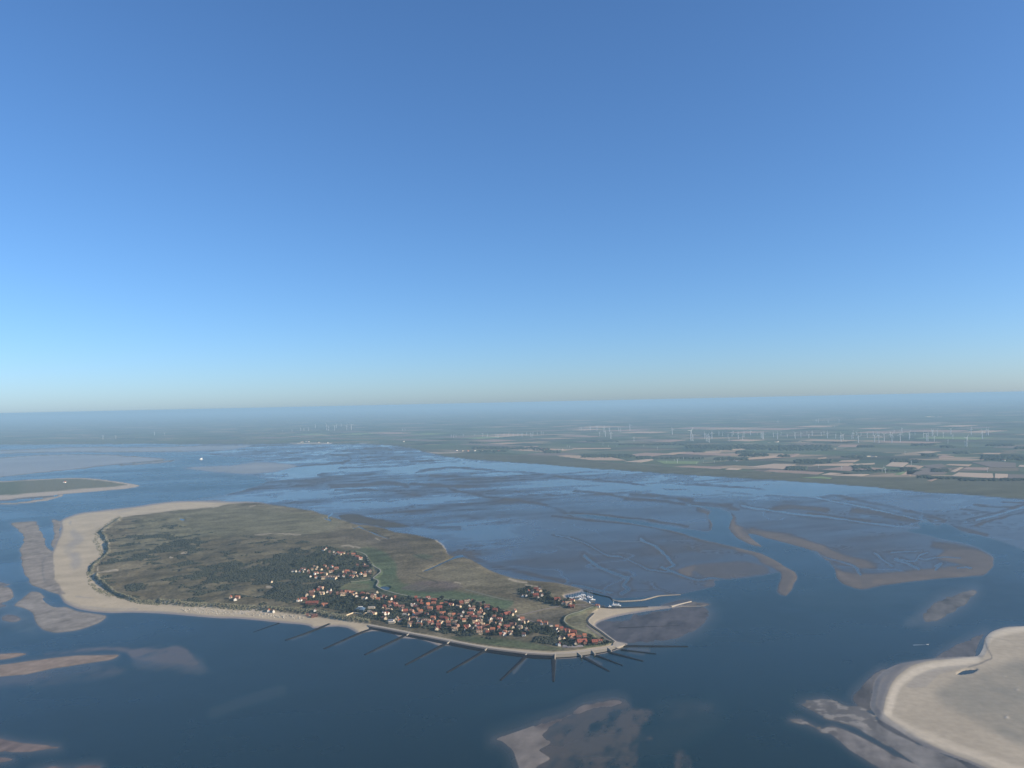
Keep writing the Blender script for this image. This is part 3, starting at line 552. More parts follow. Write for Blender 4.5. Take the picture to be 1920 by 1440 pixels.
# drowned shoals seen through the water
for pts, w, a in [([(262,1236),(320,1238),(370,1248)],14,.35),([(1190,1400),(1240,1390),(1330,1340)],30,.10),([(400,1335),(460,1315),(530,1295)],10,.16),([(880,1330),(960,1315),(1060,1300)],10,.05),([(60,1170),(20,1150)],22,.12),([(1500,1120),(1600,1125),(1720,1110)],20,.08),([(1580,1320),(1480,1310)],10,.06),([(1230,1320),(1290,1318),(1330,1325)],8,.10),([(0,1275),(90,1262),(180,1250)],8,.25),([(580,1187),(548,1199)],2.5,.4),([(676,1189),(630,1210)],2.5,.4),([(750,1200),(705,1222)],2.5,.4),([(830,1213),(790,1235)],2.5,.4),([(908,1224),(870,1247)],2.5,.4),([(990,1231),(962,1262)],3,.6),([(1043,1236),(1042,1262)],3,.7),([(1097,1231),(1125,1246)],2.5,.5),([(1180,1216),(1215,1219)],3,.5),([(1180,1221),(1205,1226)],3,.4)]:
    WC = WC + (np.array((.10, .095, .085)) - WC) * (stroke(pts, w) * a)[..., None]
DRN = [([(87,1227),(140,1220),(200,1213.5),(262,1216),(320,1211),(345,1217),(358,1232),(372,1247),(350,1250),(330,1243),(290,1243),(255,1236),(240,1224),(200,1218),(140,1223)], .8, (.105, .078, .055), 5),([(1005,1358),(1055,1340),(1092,1322),(1145,1312),(1170,1316),(1190,1328),(1220,1333),(1223,1348),(1204,1361),(1203,1372),(1222,1384),(1199,1388),(1193,1412),(1190,1480),(1010,1480)], .75, (.078, .064, .046), 5),
  ([(1268,1412),(1282,1407),(1294,1416),(1300,1445),(1292,1470),(1266,1450)], .5, (.08, .065, .05), 6),([(1120,1330),(1180,1345),(1180,1420),(1080,1430),(1060,1360)], .25, (.06, .06, .05), 14),([(320,1213),(345,1218),(372,1246),(400,1262),(330,1262),(250,1250)], .35, (.08, .065, .05), 10),
  ([(-60,1240),(100,1262),(200,1246),(240,1262),(100,1285),(-60,1290)], .35, (.075, .06, .045), 9),([(1600,1320),(1640,1262),(1660,1256),(1640,1285),(1636,1335)], .5, (.07, .062, .052), 5),([(60,1120),(20,1110),(20,1180),(70,1190)], .3, (.07, .085, .075), 14),([(1200,1334),(1300,1322),(1340,1330),(1250,1350)], .12, (.07,.065,.055), 10),([(1700,1160),(1730,1150),(1725,1172),(1690,1178)], .25, (.1, .1, .09), 8)]
for poly, al, col, sf in DRN:
    kk = (sst(-sf, sf, sdf(poly, warp=1.0, m=18)) * al * np.clip(1 + 1.7 * nr + .6 * fine, .12, 1.8)).clip(0, .95)
    WC = WC + (np.array(col) - WC) * kk[..., None]
wr = np.full(X.shape, 0.27)
wr = np.where((dW > -4), 0.27 - (.06 + .06 * (1 - near_)) * sst(0, 10, dW), wr)
wr = np.where((ID == ISLE) & (dV > 0), .22, wr)
wr = wr + np.where(dW > 0, .35, 1) * .075 * fbm(X + .3 * Y, (Y - .3 * X) * 2.5, 900, 5, 301) + .02 * n2
wet_any = fh.min(1) < .25
sea = mesh_from('sea', Q[wet_any], np.zeros(NA * NR), dict(cover=WC.reshape(-1, 3).clip(0.004, .5), rough=wr.ravel()), M_SEA, flat_xy=True)
sea['label'] = 'calm blue sea around the island and up to the coast'

# ------------------------------------------------------------------ haze
RB = 101500
def box_mesh(name, x0, x1, y0, y1, z0, z1):
    v = [(x, y, z) for z in (z0, z1) for y in (y0, y1) for x in (x0, x1)]
    f = [(0, 2, 3, 1), (4, 5, 7, 6), (0, 1, 5, 4), (2, 6, 7, 3), (0, 4, 6, 2), (1, 3, 7, 5)]
    me = bpy.data.meshes.new(name); me.from_pydata(v, [], f); me.update(); return me
hz = bpy.data.objects.new('haze', box_mesh('haze', -RB, RB, -RB, RB, -6.0, CAM_H + 4)); COL.objects.link(hz)
hz['kind'] = 'stuff'; hz['label'] = 'thin blue air haze over the sea and land'
hm = bpy.data.materials.new('haze_air'); hm.use_nodes = True; hn = hm.node_tree; hn.nodes.clear()
pv = hn.nodes.new('ShaderNodeVolumePrincipled'); ho = hn.nodes.new('ShaderNodeOutputMaterial'); hn.links.new(pv.outputs[0], ho.inputs['Volume'])
pv.inputs['Color'].default_value = (0.43, 0.665, 0.84, 1); pv.inputs['Density'].default_value = 4.6e-5; pv.inputs['Anisotropy'].default_value = 0.0
hz.data.materials.append(hm)
# ------------------------------------------------------------------ placing things on the ground
azs = np.degrees(az_f)
def bil(F, px, py):
    x, y = at(px, py); x = np.atleast_1d(x); y = np.atleast_1d(y)
    ai = (np.degrees(np.arctan2(x, y)) - azs[0]) / 0.066
    r = np.hypot(x, y); ri = np.interp(r, RG, np.arange(NR))
    ai = np.clip(ai, 0, len(az_f) - 1.001); ri = np.clip(ri, 0, NR - 1.001)
    a0 = ai.astype(int); r0 = ri.astype(int); fa = ai - a0; fr = ri - r0
    return F[r0, a0]*(1-fa)*(1-fr) + F[r0, a0+1]*fa*(1-fr) + F[r0+1, a0]*(1-fa)*fr + F[r0+1, a0+1]*fa*fr
def spot(px, py, lift=0.0):
    """the place on the ground, at its own height, for a surveyed point"""
    hb = bil(np.clip(bzm, 0, 10), px, py); h = np.maximum(bil(Hh, px, py), 0.0)
    x, y = at(px, py); k = 1 - hb / CAM_H
    return float(x * k[0]), float(y * k[0]), float(h[0]) + lift
def scale_at(px, py):    # metres per pixel at a surveyed point
    x, y = at(px, py); return math.sqrt(x*x + y*y + CAM_H**2) / FOC
ONES = 'zero one two three four five six seven eight nine ten eleven twelve thirteen fourteen fifteen sixteen seventeen eighteen nineteen'.split()
ORD1 = 'zeroth first second third fourth fifth sixth seventh eighth ninth tenth eleventh twelfth thirteenth fourteenth fifteenth sixteenth seventeenth eighteenth nineteenth'.split()
TENS = ['', '', 'twenty', 'thirty', 'forty', 'fifty', 'sixty', 'seventy', 'eighty', 'ninety']
TENO = ['', '', 'twentieth', 'thirtieth', 'fortieth', 'fiftieth', 'sixtieth', 'seventieth', 'eightieth', 'ninetieth']
def ordw(n):
    if n < 20: return ORD1[n]
    if n < 100: return TENO[n // 10] if n % 10 == 0 else TENS[n // 10] + '-' + ORD1[n % 10]
    return 'hundred and ' + ordw(n - 100) if n % 100 else 'hundredth'
def flatmat(name, col, rough=.8, var=.12, grain=2.0, spec=.2, metal=0):
    m, n, b = new_mat(name)
    oi = node(n, 'ShaderNodeObjectInfo'); g = node(n, 'ShaderNodeNewGeometry')
    t = node(n, 'ShaderNodeTexNoise'); t.inputs['Scale'].default_value = 1 / grain; t.inputs['Detail'].default_value = 4
    n.links.new(g.outputs['Position'], t.inputs['Vector'])
    k = mathn(n, 'ADD', mathn(n, 'MULTIPLY', mathn(n, 'SUBTRACT', oi.outputs['Random'], .5), var * 2), mathn(n, 'ADD', mathn(n, 'MULTIPLY', mathn(n, 'SUBTRACT', t.outputs[0], .5), var * 2), 1.0))
    n.links.new(mixc(n, 1.0, tuple(col), k, 'MULTIPLY'), b.inputs['Base Color'])
    b.inputs['Roughness'].default_value = rough; b.inputs['Specular IOR Level'].default_value = spec; b.inputs['Metallic'].default_value = metal
    return m
def mk(name, v, f, mat, parent=None, smooth_=False):
    me = bpy.data.meshes.new(name); me.from_pydata([tuple(map(float, q)) for q in v], [], f); me.materials.append(mat); me.update()
    if smooth_: me.polygons.foreach_set('use_smooth', [True] * len(me.polygons))
    o = bpy.data.objects.new(name, me); COL.objects.link(o)
    if parent is not None: o.parent = parent
    return o
def link(name, me, parent=None):
    o = bpy.data.objects.new(name, me); COL.objects.link(o)
    if parent is not None: o.parent = parent
    return o
def thing(name, label, cat, loc, rz=0, group=None, scale=None):
    o = bpy.data.objects.new(name, None); COL.objects.link(o); o.location = loc; o.rotation_euler = (0, 0, rz)
    if scale: o.scale = scale
    o['label'] = label; o['category'] = cat
    if group: o['group'] = group
    return o
def tag(o, label, cat, group=None):
    o['label'] = label; o['category'] = cat
    if group: o['group'] = group
    return o
class MB:
    def __init__(s): s.v = []; s.f = []
    def box(s, c, d, rz=0, taper=1.0):
        b = len(s.v); ca, sa = math.cos(rz), math.sin(rz)
        for k, z in enumerate((-.5, .5)):
            t = taper if k else 1.0
            for x, y in ((-.5, -.5), (.5, -.5), (.5, .5), (-.5, .5)):
                X_, Y_ = x * d[0] * t, y * d[1] * t
                s.v.append((c[0] + X_ * ca - Y_ * sa, c[1] + X_ * sa + Y_ * ca, c[2] + z * d[2]))
        for q in ((3, 2, 1, 0), (4, 5, 6, 7), (0, 1, 5, 4), (1, 2, 6, 5), (2, 3, 7, 6), (3, 0, 4, 7)): s.f.append(tuple(b + i for i in q))
        return s
    def tube(s, p, q, r0, r1, n=8):
        p = Vector(p); q = Vector(q); d = (q - p).normalized(); a = d.orthogonal().normalized(); e = d.cross(a); b = len(s.v)
        for c, r in ((p, r0), (q, r1)):
            for i in range(n):
                t = 2 * math.pi * i / n; s.v.append(tuple(c + a * (r * math.cos(t)) + e * (r * math.sin(t))))
        for i in range(n): s.f.append((b + i, b + (i + 1) % n, b + n + (i + 1) % n, b + n + i))
        s.f.append(tuple(b + i for i in reversed(range(n)))); s.f.append(tuple(b + n + i for i in range(n)))
        return s
    def prism(s, outline, y0, y1):   # outline in x,z, drawn out along y
        b = len(s.v); n = len(outline)
        for y in (y0, y1):
            for x, z in outline: s.v.append((x, y, z))
        for i in range(n): s.f.append((b + i, b + n + i, b + n + (i + 1) % n, b + (i + 1) % n))
        s.f.append(tuple(b + i for i in range(n))); s.f.append(tuple(b + n + i for i in reversed(range(n))))
        return s
    def me(s, name, mat):
        m = bpy.data.meshes.new(name); m.from_pydata([tuple(map(float, q)) for q in s.v], [], s.f); m.materials.append(mat); m.update(); return m
    def obj(s, name, mat, parent=None): return link(name, s.me(name, mat), parent)

# ------------------------------------------------------------------ sea defences, harbour works, paths
M_STONE = flatmat('dark_wet_stone', (.013, .014, .016), .7, .2, 3); M_CONC = flatmat('pale_concrete', (.40, .35, .28), .85, .10, 6); M_SLOPE = flatmat('grey_stone_slope', (.17, .15, .13), .8, .15, 4)
M_ASPH = flatmat('dark_asphalt', (.040, .042, .045), .75, .15, 4); M_PATH = flatmat('path_paving', (.27, .26, .21), .9, .08, 8); M_ROAD = flatmat('brick_road', (.20, .17, .155), .9, .08, 8)
M_TANST = flatmat('tan_stone', (.28, .24, .19), .85, .15, 4)
def dense(pts, step=6, sm=True):
    P = smooth(pts, False, 4) if sm else np.array(pts, float); out = [P[0]]
    for a, b in zip(P[:-1], P[1:]):
        n = max(1, int(np.hypot(*(b - a)) / step))
        for k in range(1, n + 1): out.append(a + (b - a) * k / n)
    return np.array(out)
def band(upper, lower, z0, z1, name, mat, parent=None, clear=.25):
    """a sloping strip between two surveyed lines (same number of points)"""
    v = []; f = []
    for (a, b) in zip(upper, lower):
        for (p, z) in ((a, z0), (b, z1)):
            g = max(float(bil(Hh, p[0], p[1])[0]) + clear, z); x, y = at(p[0], p[1], min(g, 12)); v.append((float(x), float(y), g))
        for k in (-1, -2): pass
    n = len(upper); m = len(v)
    v += [(x, y, -2.0) for x, y, z in v]
    for i in range(n - 1):
        a, b, c, d = 2*i, 2*i+1, 2*i+3, 2*i+2
        f += [(a, b, c, d), (b, b + m, c + m, c), (d, d + m, a + m, a)]
    f += [(0, m, m + 1, 1), (2*n-1, m + 2*n-1, m + 2*n-2, 2*n-2)]
    return mk(name, v, f, mat, parent)
def strip(name, pts, width, lift, mat, parent=None, step=4, skirt=.3):
    P = dense(pts, step); W3 = np.array([spot(p[0], p[1]) for p in P])
    T = np.gradient(W3[:, :2], axis=0); T /= np.linalg.norm(T, axis=1)[:, None] + 1e-9; Nn = np.stack([-T[:, 1], T[:, 0]], 1)
    zz = np.convolve(np.pad(W3[:, 2], 2, 'edge'), [.1, .2, .4, .2, .1], 'valid'); zz = np.maximum(zz, W3[:, 2] - .2) + lift
    v = []; f = []
    for i in range(len(P)):
        for s_ in (-.5, .5): v.append((W3[i, 0] + Nn[i, 0] * width * s_, W3[i, 1] + Nn[i, 1] * width * s_, zz[i]))
    m = len(v); v += [(a, b, c - skirt - lift) for a, b, c in v]
    for i in range(len(P) - 1):
        a, b, c, d = 2*i, 2*i+1, 2*i+3, 2*i+2; f += [(a, d, c, b), (a, b + 0, b + m, a + m) if i == 0 else (b, c, c + m, b + m), (d, a, a + m, d + m)]
    return mk(name, v, f, mat, parent)
U = np.array([(692,1170),(715,1174),(740,1179),(773,1185.5),(807,1192),(832,1197),(843,1199),(877,1205.5),(910,1211.5),(943,1216),(968,1219),(988,1221.5),(1013,1223),(1040,1224)], float)
Ud = dense(U, 5, True); tt = np.linspace(0, 1, len(Ud))
def off(a, b=None):
    b = a if b is None else b
    o = Ud.copy(); o[:, 1] += a + (b - a) * tt; return o
x_, y_, _ = spot(850, 1203)
sw = thing('sea_wall', 'long curved concrete sea wall with promenade along the village shore', 'sea wall', (x_, y_, 0))
inv = Matrix.Translation((-x_, -y_, 0))
def under(o, p): o.parent = p; o.matrix_parent_inverse = Matrix.Translation(-Vector(p.location)); return o
under(band(off(0.2), off(2.6), 4.6, 4.5, 'promenade', M_CONC), sw); under(band(off(2.9), off(5.0, 5.2), 4.1, 3.0, 'slope', M_SLOPE), sw); under(band(off(5.2, 5.4), off(9.2, 12), 2.6, .6, 'stone_toe', M_STONE), sw)
U2 = np.array([(1040,1223),(1055,1223),(1072,1221.8),(1088,1219.8),(1113,1216.2),(1134,1213),(1146,1210)], float); U2d = dense(U2, 4)
L2 = np.array([(1040,1234),(1058,1233),(1080,1231.5),(1105,1228),(1138,1222),(1153,1217.5),(1163,1212.5)], float); L2d = np.array([L2[0] + 0] * len(U2d)); k_ = np.linspace(0, 1, len(U2d)); L2s = dense(L2, 1); L2d = np.stack([np.interp(k_, np.linspace(0, 1, len(L2s)), L2s[:, j]) for j in (0, 1)], 1)
mix = lambda t: U2d * (1 - t) + L2d * t
hd = thing('stone_revetment', 'broad pale stone slope round the island point with groynes below', 'revetment', spot(1100, 1224))
under(band(mix(0), mix(.26), 4.8, 4.7, 'walkway', M_CONC), hd); under(band(mix(.30), mix(.86), 4.2, 1.6, 'slope', flatmat('tan_revetment', (.255, .225, .175), .85, .14, 5)), hd); under(band(mix(.88), mix(1.06), 1.2, .5, 'stone_toe', M_STONE), hd)
for px_, t in ((1040, 0), (1088, .42), (1113, .66), (1138, .88)):
    i = int(t * (len(U2d) - 1)); a, b = mix(.05)[i], mix(.95)[i]
    seg = np.array([a, (a + b) / 2, b]); sg2 = seg + np.array([1.6, 0]); under(band(seg, sg2, 4.9, 4.7, 'steps', M_CONC, clear=.5), hd)
SWL = dense([(1152,1204),(1140,1195.5),(1126,1185),(1110,1174.5),(1103,1168.5),(1101,1162.5),(1105,1156.5),(1113,1149)], 3)
wl = thing('asphalt_sea_wall', 'dark asphalt sea wall with pale coping facing the enclosed mudflat', 'sea wall', spot(1120, 1180))
nrm = np.gradient(SWL, axis=0); nrm = np.stack([nrm[:, 1], -nrm[:, 0]], 1); nrm /= np.linalg.norm(nrm, axis=1)[:, None]
if nrm[0, 0] < 0: nrm = -nrm
sgn = 1 if nrm[len(nrm)//3, 0] > 0 else -1
under(band(SWL - nrm * 1.2 * sgn, SWL + nrm * 2.0 * sgn, 3.6, 2.0, 'asphalt_face', M_ASPH), wl); under(band(SWL + nrm * 2.1 * sgn, SWL + nrm * 3.3 * sgn, 2.1, 1.9, 'coping', M_CONC), wl)
hp = thing('stone_point', 'pale paved stone head at the outermost corner of the sea wall', 'stone head', spot(1160, 1208))
under(band(dense([(1151,1203),(1158,1203.5),(1166,1205.5),(1174,1208)], 3), dense([(1148,1212),(1156,1213.5),(1164,1211.5),(1172,1209)], 3)[:len(dense([(1151,1203),(1158,1203.5),(1166,1205.5),(1174,1208)], 3))], 4.4, 3.2, 'paving', M_CONC), hp)
def ridge(name, pts, label, cat, mat, h0, h1, wt, wb, group=None, step=4, capmat=None):
    """a stone mole: flat crest, sloping sides, lumpy blocks"""
    P = dense(pts, step); n = len(P); v = []; f = []
    ctr = [np.array(at(p[0], p[1], h0 + (h1 - h0) * i / (n - 1))) for i, p in enumerate(P)]; ctr = np.array(ctr, float)
    T = np.gradient(ctr, axis=0); T /= np.linalg.norm(T, axis=1)[:, None]; Nn = np.stack([-T[:, 1], T[:, 0]], 1)
    rn = random.Random(len(P) * 7 + int(P[0][0])); o0 = ctr[n // 2]
    for i in range(n):
        h = h0 + (h1 - h0) * i / (n - 1) + rn.uniform(-.12, .12); ww = 1 - .5 * i / (n - 1)
        for s_, zz in ((-wb / 2, -1.5), (-wt / 2, h), (wt / 2, h + rn.uniform(-.1, .1)), (wb / 2, -1.5)):
            q = ctr[i] + Nn[i] * s_ * ww * rn.uniform(.88, 1.12); v.append((q[0] - o0[0], q[1] - o0[1], zz))
    for i in range(n - 1):
        for k in range(3): f.append((4*i + k, 4*i + 4 + k, 4*i + 5 + k, 4*i + 1 + k))
    f += [(0, 1, 2, 3), (4*n - 1, 4*n - 2, 4*n - 3, 4*n - 4)]
    o = mk(name, v, f, mat); o.location = (o0[0], o0[1], 0); return tag(o, label, cat, group)
GR = [[(523,1168),(475,1185)],[(618,1169),(575,1186),(535,1200)],[(695,1179),(672,1187),(607,1216)],[(768,1188),(745,1197),(684,1227)],[(844,1204),(825,1211),(760,1246)],[(914,1216),(903,1222),(838,1260)],[(990,1225),(985,1230),(938,1275)],
      [(1038,1232),(1037.5,1277)],[(1092,1230),(1142,1258)],[(1117,1227.5),(1167,1247)],[(1143,1222),(1206,1239)],[(1164,1217),(1230,1225.5)],[(1168,1210),(1290,1211.5)]]
GLAB = ['faint half sunk groyne off the sandy beach, farthest from the village', 'dark stone groyne running out from the end of the sandy beach', 'dark stone groyne where the sea wall begins', 'dark stone groyne below the pale hotels, bent at its foot',
        'dark stone groyne below the middle of the village', 'dark stone groyne below the grass strip, fourth from the beach along the wall', 'thick dark groyne slanting off the curve of the sea wall', 'dark groyne pointing straight at the viewer from the revetment corner',
        'dark groyne slanting seaward just past the revetment corner', 'thin short groyne between two longer ones at the point', 'dark groyne off the outer part of the rounded point', 'thin groyne just below the stone head of the point', 'long thin groyne running level across from the stone head']
M_GRO = M_STONE
for i, (g, l) in enumerate(zip(GR, GLAB)):
    th = 1.0 if i not in (0, 9, 11) else .6
    ridge('groyne', g, l, 'groyne', M_GRO, 1.9 if i else .7, .9 if i else .4, 7.0 * th, 14 * th, 'stone groynes round the island shore')
for (a, b) in [((762,1191),(769,1185.5)),((838,1206),(845,1200.5)),((909,1219),(915,1213)),((985,1227.5),(991,1222))]:
    o = ridge('ramp', [a, b], '', 'ramp', M_CONC, 3.0, 4.9, 3, 4); del o['label']; del o['category']; under(o, sw)
ridge('old_groyne', [(1160,1177),(1210,1175),(1275,1172.5)], 'low dark line of an old groyne across the enclosed mudflat', 'groyne', M_STONE, .75, .55, 2.2, 6)
ridge('breakwater', [(1093,1106),(1110,1111),(1127,1115.5),(1143,1119),(1149,1125)], 'dark stone breakwater closing the marina basin', 'breakwater', M_STONE, 1.6, 1.8, 4, 11)
ridge('breakwater', [(1149,1124.5),(1164,1126.5),(1202,1124.5),(1218,1121),(1237,1116.5),(1276,1114.5)], 'tan harbour mole reaching out into the channel', 'breakwater', M_TANST, 2.2, 1.0, 5, 13)
ridge('breakwater', [(1258,1136.5),(1275,1132),(1296,1127)], 'pale bent end of the harbour spit', 'breakwater', M_CONC, 2.2, 1.6, 6, 12)
ridge('breakwater', [(1272,1136.8),(1300,1136.5),(1323,1135.6)], 'thin low stone line beyond the harbour spit', 'breakwater', M_TANST, .9, .6, 2.4, 6)
ridge('quay', [(1104,1133.5),(1120,1137),(1145,1139),(1175,1138.6),(1215,1137)], 'dark ferry quay along the harbour spit', 'quay', M_ASPH, 2.6, 2.2, 7, 9)
for k, (a, b) in enumerate([((1096,1129.5),(1116,1129)),((1112,1133),(1134,1136)),((1062,1121.5),(1086,1119.5)),((1086,1119),(1112,1117))]):
    lab = ['short wooden jetty beside the quay houses', 'wooden jetty with posts at the ferry end of the marina', 'floating jetty nearest the marina bank', 'floating jetty out in the middle of the marina'][k]
    ridge('jetty', [a, b], lab, 'jetty', M_SLOPE, 1.3, 1.3, 2.2, 2.6)
for nm, pts, w, m_, lab in [('dike_path', [(664,1037),(678,1039),(687,1044.5),(691,1056),(701,1065),(712,1071),(713,1076),(700,1087),(708,1091),(709,1096),(706,1102),(718,1109),(737,1115),(760,1120),(783,1123),(815,1126),(850,1128.5),(880,1130),(905,1133)], 4.2, M_PATH, 'pale winding path on the dike between the hamlets'),
      ('dike_path', [(700,1087),(670,1091.5),(640,1095),(630,1099),(626,1106)], 3.2, M_PATH, 'thin pale path across the meadow between the hamlets'),
      ('road', [(905,1133),(925,1140),(945,1146),(962,1154),(985,1162),(1003,1167.5)], 5, M_ROAD, 'grey road along the inland edge of the village'),('road', [(968,1156),(1000,1148.5),(1030,1141.5),(1052,1137.5),(1075,1135),(1100,1134)], 5.5, M_ROAD, 'straight grey road from the village to the harbour'),
      ('dike_path', [(1113,1141.5),(1100,1145.5),(1088,1150.5),(1070,1155.5),(1061,1160.5),(1058,1168),(1064,1175)], 2.4, M_PATH, 'pale crest path of the ring dike behind the sea wall'),('road', [(1150,1206),(1130,1196),(1112,1184),(1100,1173)], 4, M_ROAD, 'grey service road inside the asphalt sea wall'),
      ('runway', [(872,1106),(905,1115),(945,1125),(962,1126)], 9, flatmat('mown_strip', (.14, .14, .10), .9, .06, 20), 'faint mown landing strip in the meadow')]:
    o = strip(nm, pts, w, .3 if nm != 'runway' else .12, m_); o['kind'] = 'structure'; o['label'] = lab
# ------------------------------------------------------------------ houses
def inside(px, py, poly):
    c = False; n = len(poly)
    for i in range(n):
        (ax, ay), (bx, by) = poly[i], poly[(i + 1) % n]
        if (ay > py) != (by > py) and px < (bx - ax) * (py - ay) / (by - ay) + ax: c = not c
    return c
ROOFC = dict(R=('red', (.26, .082, .056)), O=('orange', (.38, .145, .08)), B=('brown', (.17, .09, .07)), T=('tan', (.28, .18, .125)), D=('dark', (.065, .06, .065)), G=('grey', (.20, .20, .22)), F=('flat pale', (.52, .45, .36)))
M_ROOF = {k: flatmat('roof_' + v[0].replace(' ', '_'), v[1], .75, .2, 1.5) for k, v in ROOFC.items()}
WALLC = dict(white=(.82, .76, .65), cream=(.68, .56, .39), brick=(.19, .10, .075), pinkish=(.40, .28, .22))
M_WALL = {k: flatmat('wall_' + k, v, .85, .08, 2) for k, v in WALLC.items()}
M_CHIM = flatmat('chimney_brick', (.18, .09, .07), .85, .1, 1); M_WIN = flatmat('dark_window', (.03, .035, .045), .25, .05, 1, .6)
def wall_gable(): return MB().prism([(-.5, 0), (.5, 0), (.5, .56), (0, .98), (-.5, .56)], -.5, .5)
def roof_gable():
    m = MB(); o = .06
    m.prism([(-.5 - o, .515), (0, .985), (0, 1.03), (-.5 - o, .575)], -.5 - o, .5 + o); m.prism([(.5 + o, .575), (0, 1.03), (0, .985), (.5 + o, .515)], -.5 - o, .5 + o); return m
def roof_hip():
    m = MB(); o = .06; m.v = [(-.5-o, -.5-o, .54), (.5+o, -.5-o, .54), (.5+o, .5+o, .54), (-.5-o, .5+o, .54), (0, -.22, 1.02), (0, .22, 1.02)]
    m.f = [(3, 2, 1, 0), (0, 1, 4), (1, 2, 5, 4), (2, 3, 5), (3, 0, 4, 5)]; return m
def wall_flat(): return MB().box((0, 0, .29), (1, 1, .58))
def roof_flat(): return MB().box((0, 0, .61), (1.06, 1.06, .06)).box((.1, .15, .68), (.3, .25, .1))
ME_WALL = {(k, s): (wall_gable() if s == 'gable' else wall_flat()).me('wall', M_WALL[k]) for k in M_WALL for s in ('gable', 'flat')}
ME_ROOF = {(k, s): dict(gable=roof_gable, hip=roof_hip, flat=roof_flat)[s]().me('roof', M_ROOF[k]) for k in M_ROOF for s in ('gable', 'hip', 'flat')}
ME_CHIM = MB().box((.12, .22, .98), (.09, .07, .26)).me('chimney', M_CHIM)
ME_WIN = MB().box((0, 0, 0), (.13, .02, .16)).me('window', M_WIN)
ME_DORM = {k: MB().prism([(-.09, .6), (.09, .6), (.09, .78), (0, .88), (-.09, .78)], -.1, .1).me('dormer', M_WALL[k]) for k in M_WALL}
HOUSES = []      # (px, py, width in pixels, kind)
def add(ox, oy, text):
    for t in text.split(';'):
        t = t.strip()
        if not t: continue
        a = t.split(','); HOUSES.append((ox + float(a[0]) / 12, oy + float(a[1]) / 12, float(a[2]) / 12, a[3]))
add(540, 1020, "805,165,55,W;860,130,25,W;935,205,40,B;1030,205,35,D;1110,235,65,W;1045,275,40,T;1200,240,60,R;1165,270,60,T;1265,240,35,T;1370,265,50,B;1470,265,75,O;1550,310,60,O;1635,360,65,O;1590,335,50,R;110,650,45,D;180,650,30,W;265,670,36,W;335,660,28,W;310,600,36,R;375,600,34,B;455,645,34,W;590,545,36,T;660,555,42,C;545,605,38,T;640,595,38,C;505,760,40,W;465,690,34,B;600,705,30,W;655,690,32,W;750,605,45,C;830,530,50,O;990,545,24,W;900,590,38,B;1090,590,75,O;960,660,65,T;1000,640,45,R;760,700,65,O;850,710,62,T;650,800,42,W;620,780,36,R;805,795,95,T;985,795,200,T;1095,790,44,C;1140,750,30,D;1245,755,32,W;1250,660,52,C;1335,660,72,O;1290,690,44,R;1160,715,50,D;1430,670,36,B;1500,695,62,T;1440,775,92,C;1545,755,52,C;1640,710,42,W;1740,690,36,B;1730,745,64,T;1750,555,105,B;1845,640,56,C;1840,700,42,B;1785,640,34,D;1560,510,42,B;1710,490,42,B;"
 "810,1025,52,C;740,1045,105,R;680,1080,52,R;580,1110,42,W;530,1140,90,B;420,1210,62,C;545,1215,80,R;760,1150,95,T;885,1120,38,W;950,1080,42,D;975,1135,75,B;1110,1150,44,B;1190,1110,60,B;1230,1170,98,C;1340,1110,110,O;1460,1130,80,O;1445,1185,62,T;1520,1145,52,C;1540,1205,60,W;1370,1190,34,D;1675,1160,82,R;1790,1170,54,T;1690,1250,52,T;1750,1250,54,W;1900,1200,54,B;1900,1260,44,T;360,1310,105,R;545,1380,220,R;225,1345,40,W;285,1335,45,W;830,1415,115,O")
add(690, 1105, "205,95,42,C;95,210,62,T;185,195,62,T;150,145,50,D;100,250,42,T;225,260,72,O;350,195,42,B;410,220,48,W;370,215,32,R;295,200,48,D;520,245,34,W;610,210,55,R;510,345,88,O;600,355,110,R;640,410,78,R;480,400,62,B;370,430,62,R;330,460,34,C;80,440,130,F;30,525,68,F;120,580,125,B;450,500,80,T;515,490,52,C;360,590,80,R;430,580,72,O;340,690,52,B;390,690,64,C;755,430,105,B;755,500,62,T;840,525,90,R;980,525,82,O;1070,290,62,B;1160,295,98,R;1080,240,52,R;1350,260,82,R;1385,285,52,T;1490,285,92,R;1480,360,90,O;1200,370,72,R;1345,385,72,O;1010,390,82,B;1090,440,92,R;1100,395,34,W;1130,485,52,T;1180,530,82,O;1260,460,54,T;1305,465,48,B;1360,440,34,W;1400,475,92,O;1600,455,105,R;1660,370,62,O;1580,500,52,R;1870,380,92,C;850,600,125,F;910,600,34,C;1035,590,52,W;1140,610,125,B;870,700,98,G;910,710,42,C;1020,700,72,B;1090,690,42,W;1320,610,72,R;1340,620,30,W;1540,590,52,W;1680,580,108,O;1830,610,80,T;650,705,72,C;700,745,50,O;520,730,115,G;540,772,125,F;770,730,62,D;1140,740,62,D;1200,750,44,W;1130,830,80,B;1190,835,52,O;1320,750,140,T;1400,795,115,R;1470,690,92,O;1700,690,125,R;1640,775,125,O;1590,850,80,R;1550,935,82,C;1620,920,54,C;1810,790,82,O;1820,850,62,B;930,860,62,C;925,800,34,T;985,790,42,B;1780,720,44,R")
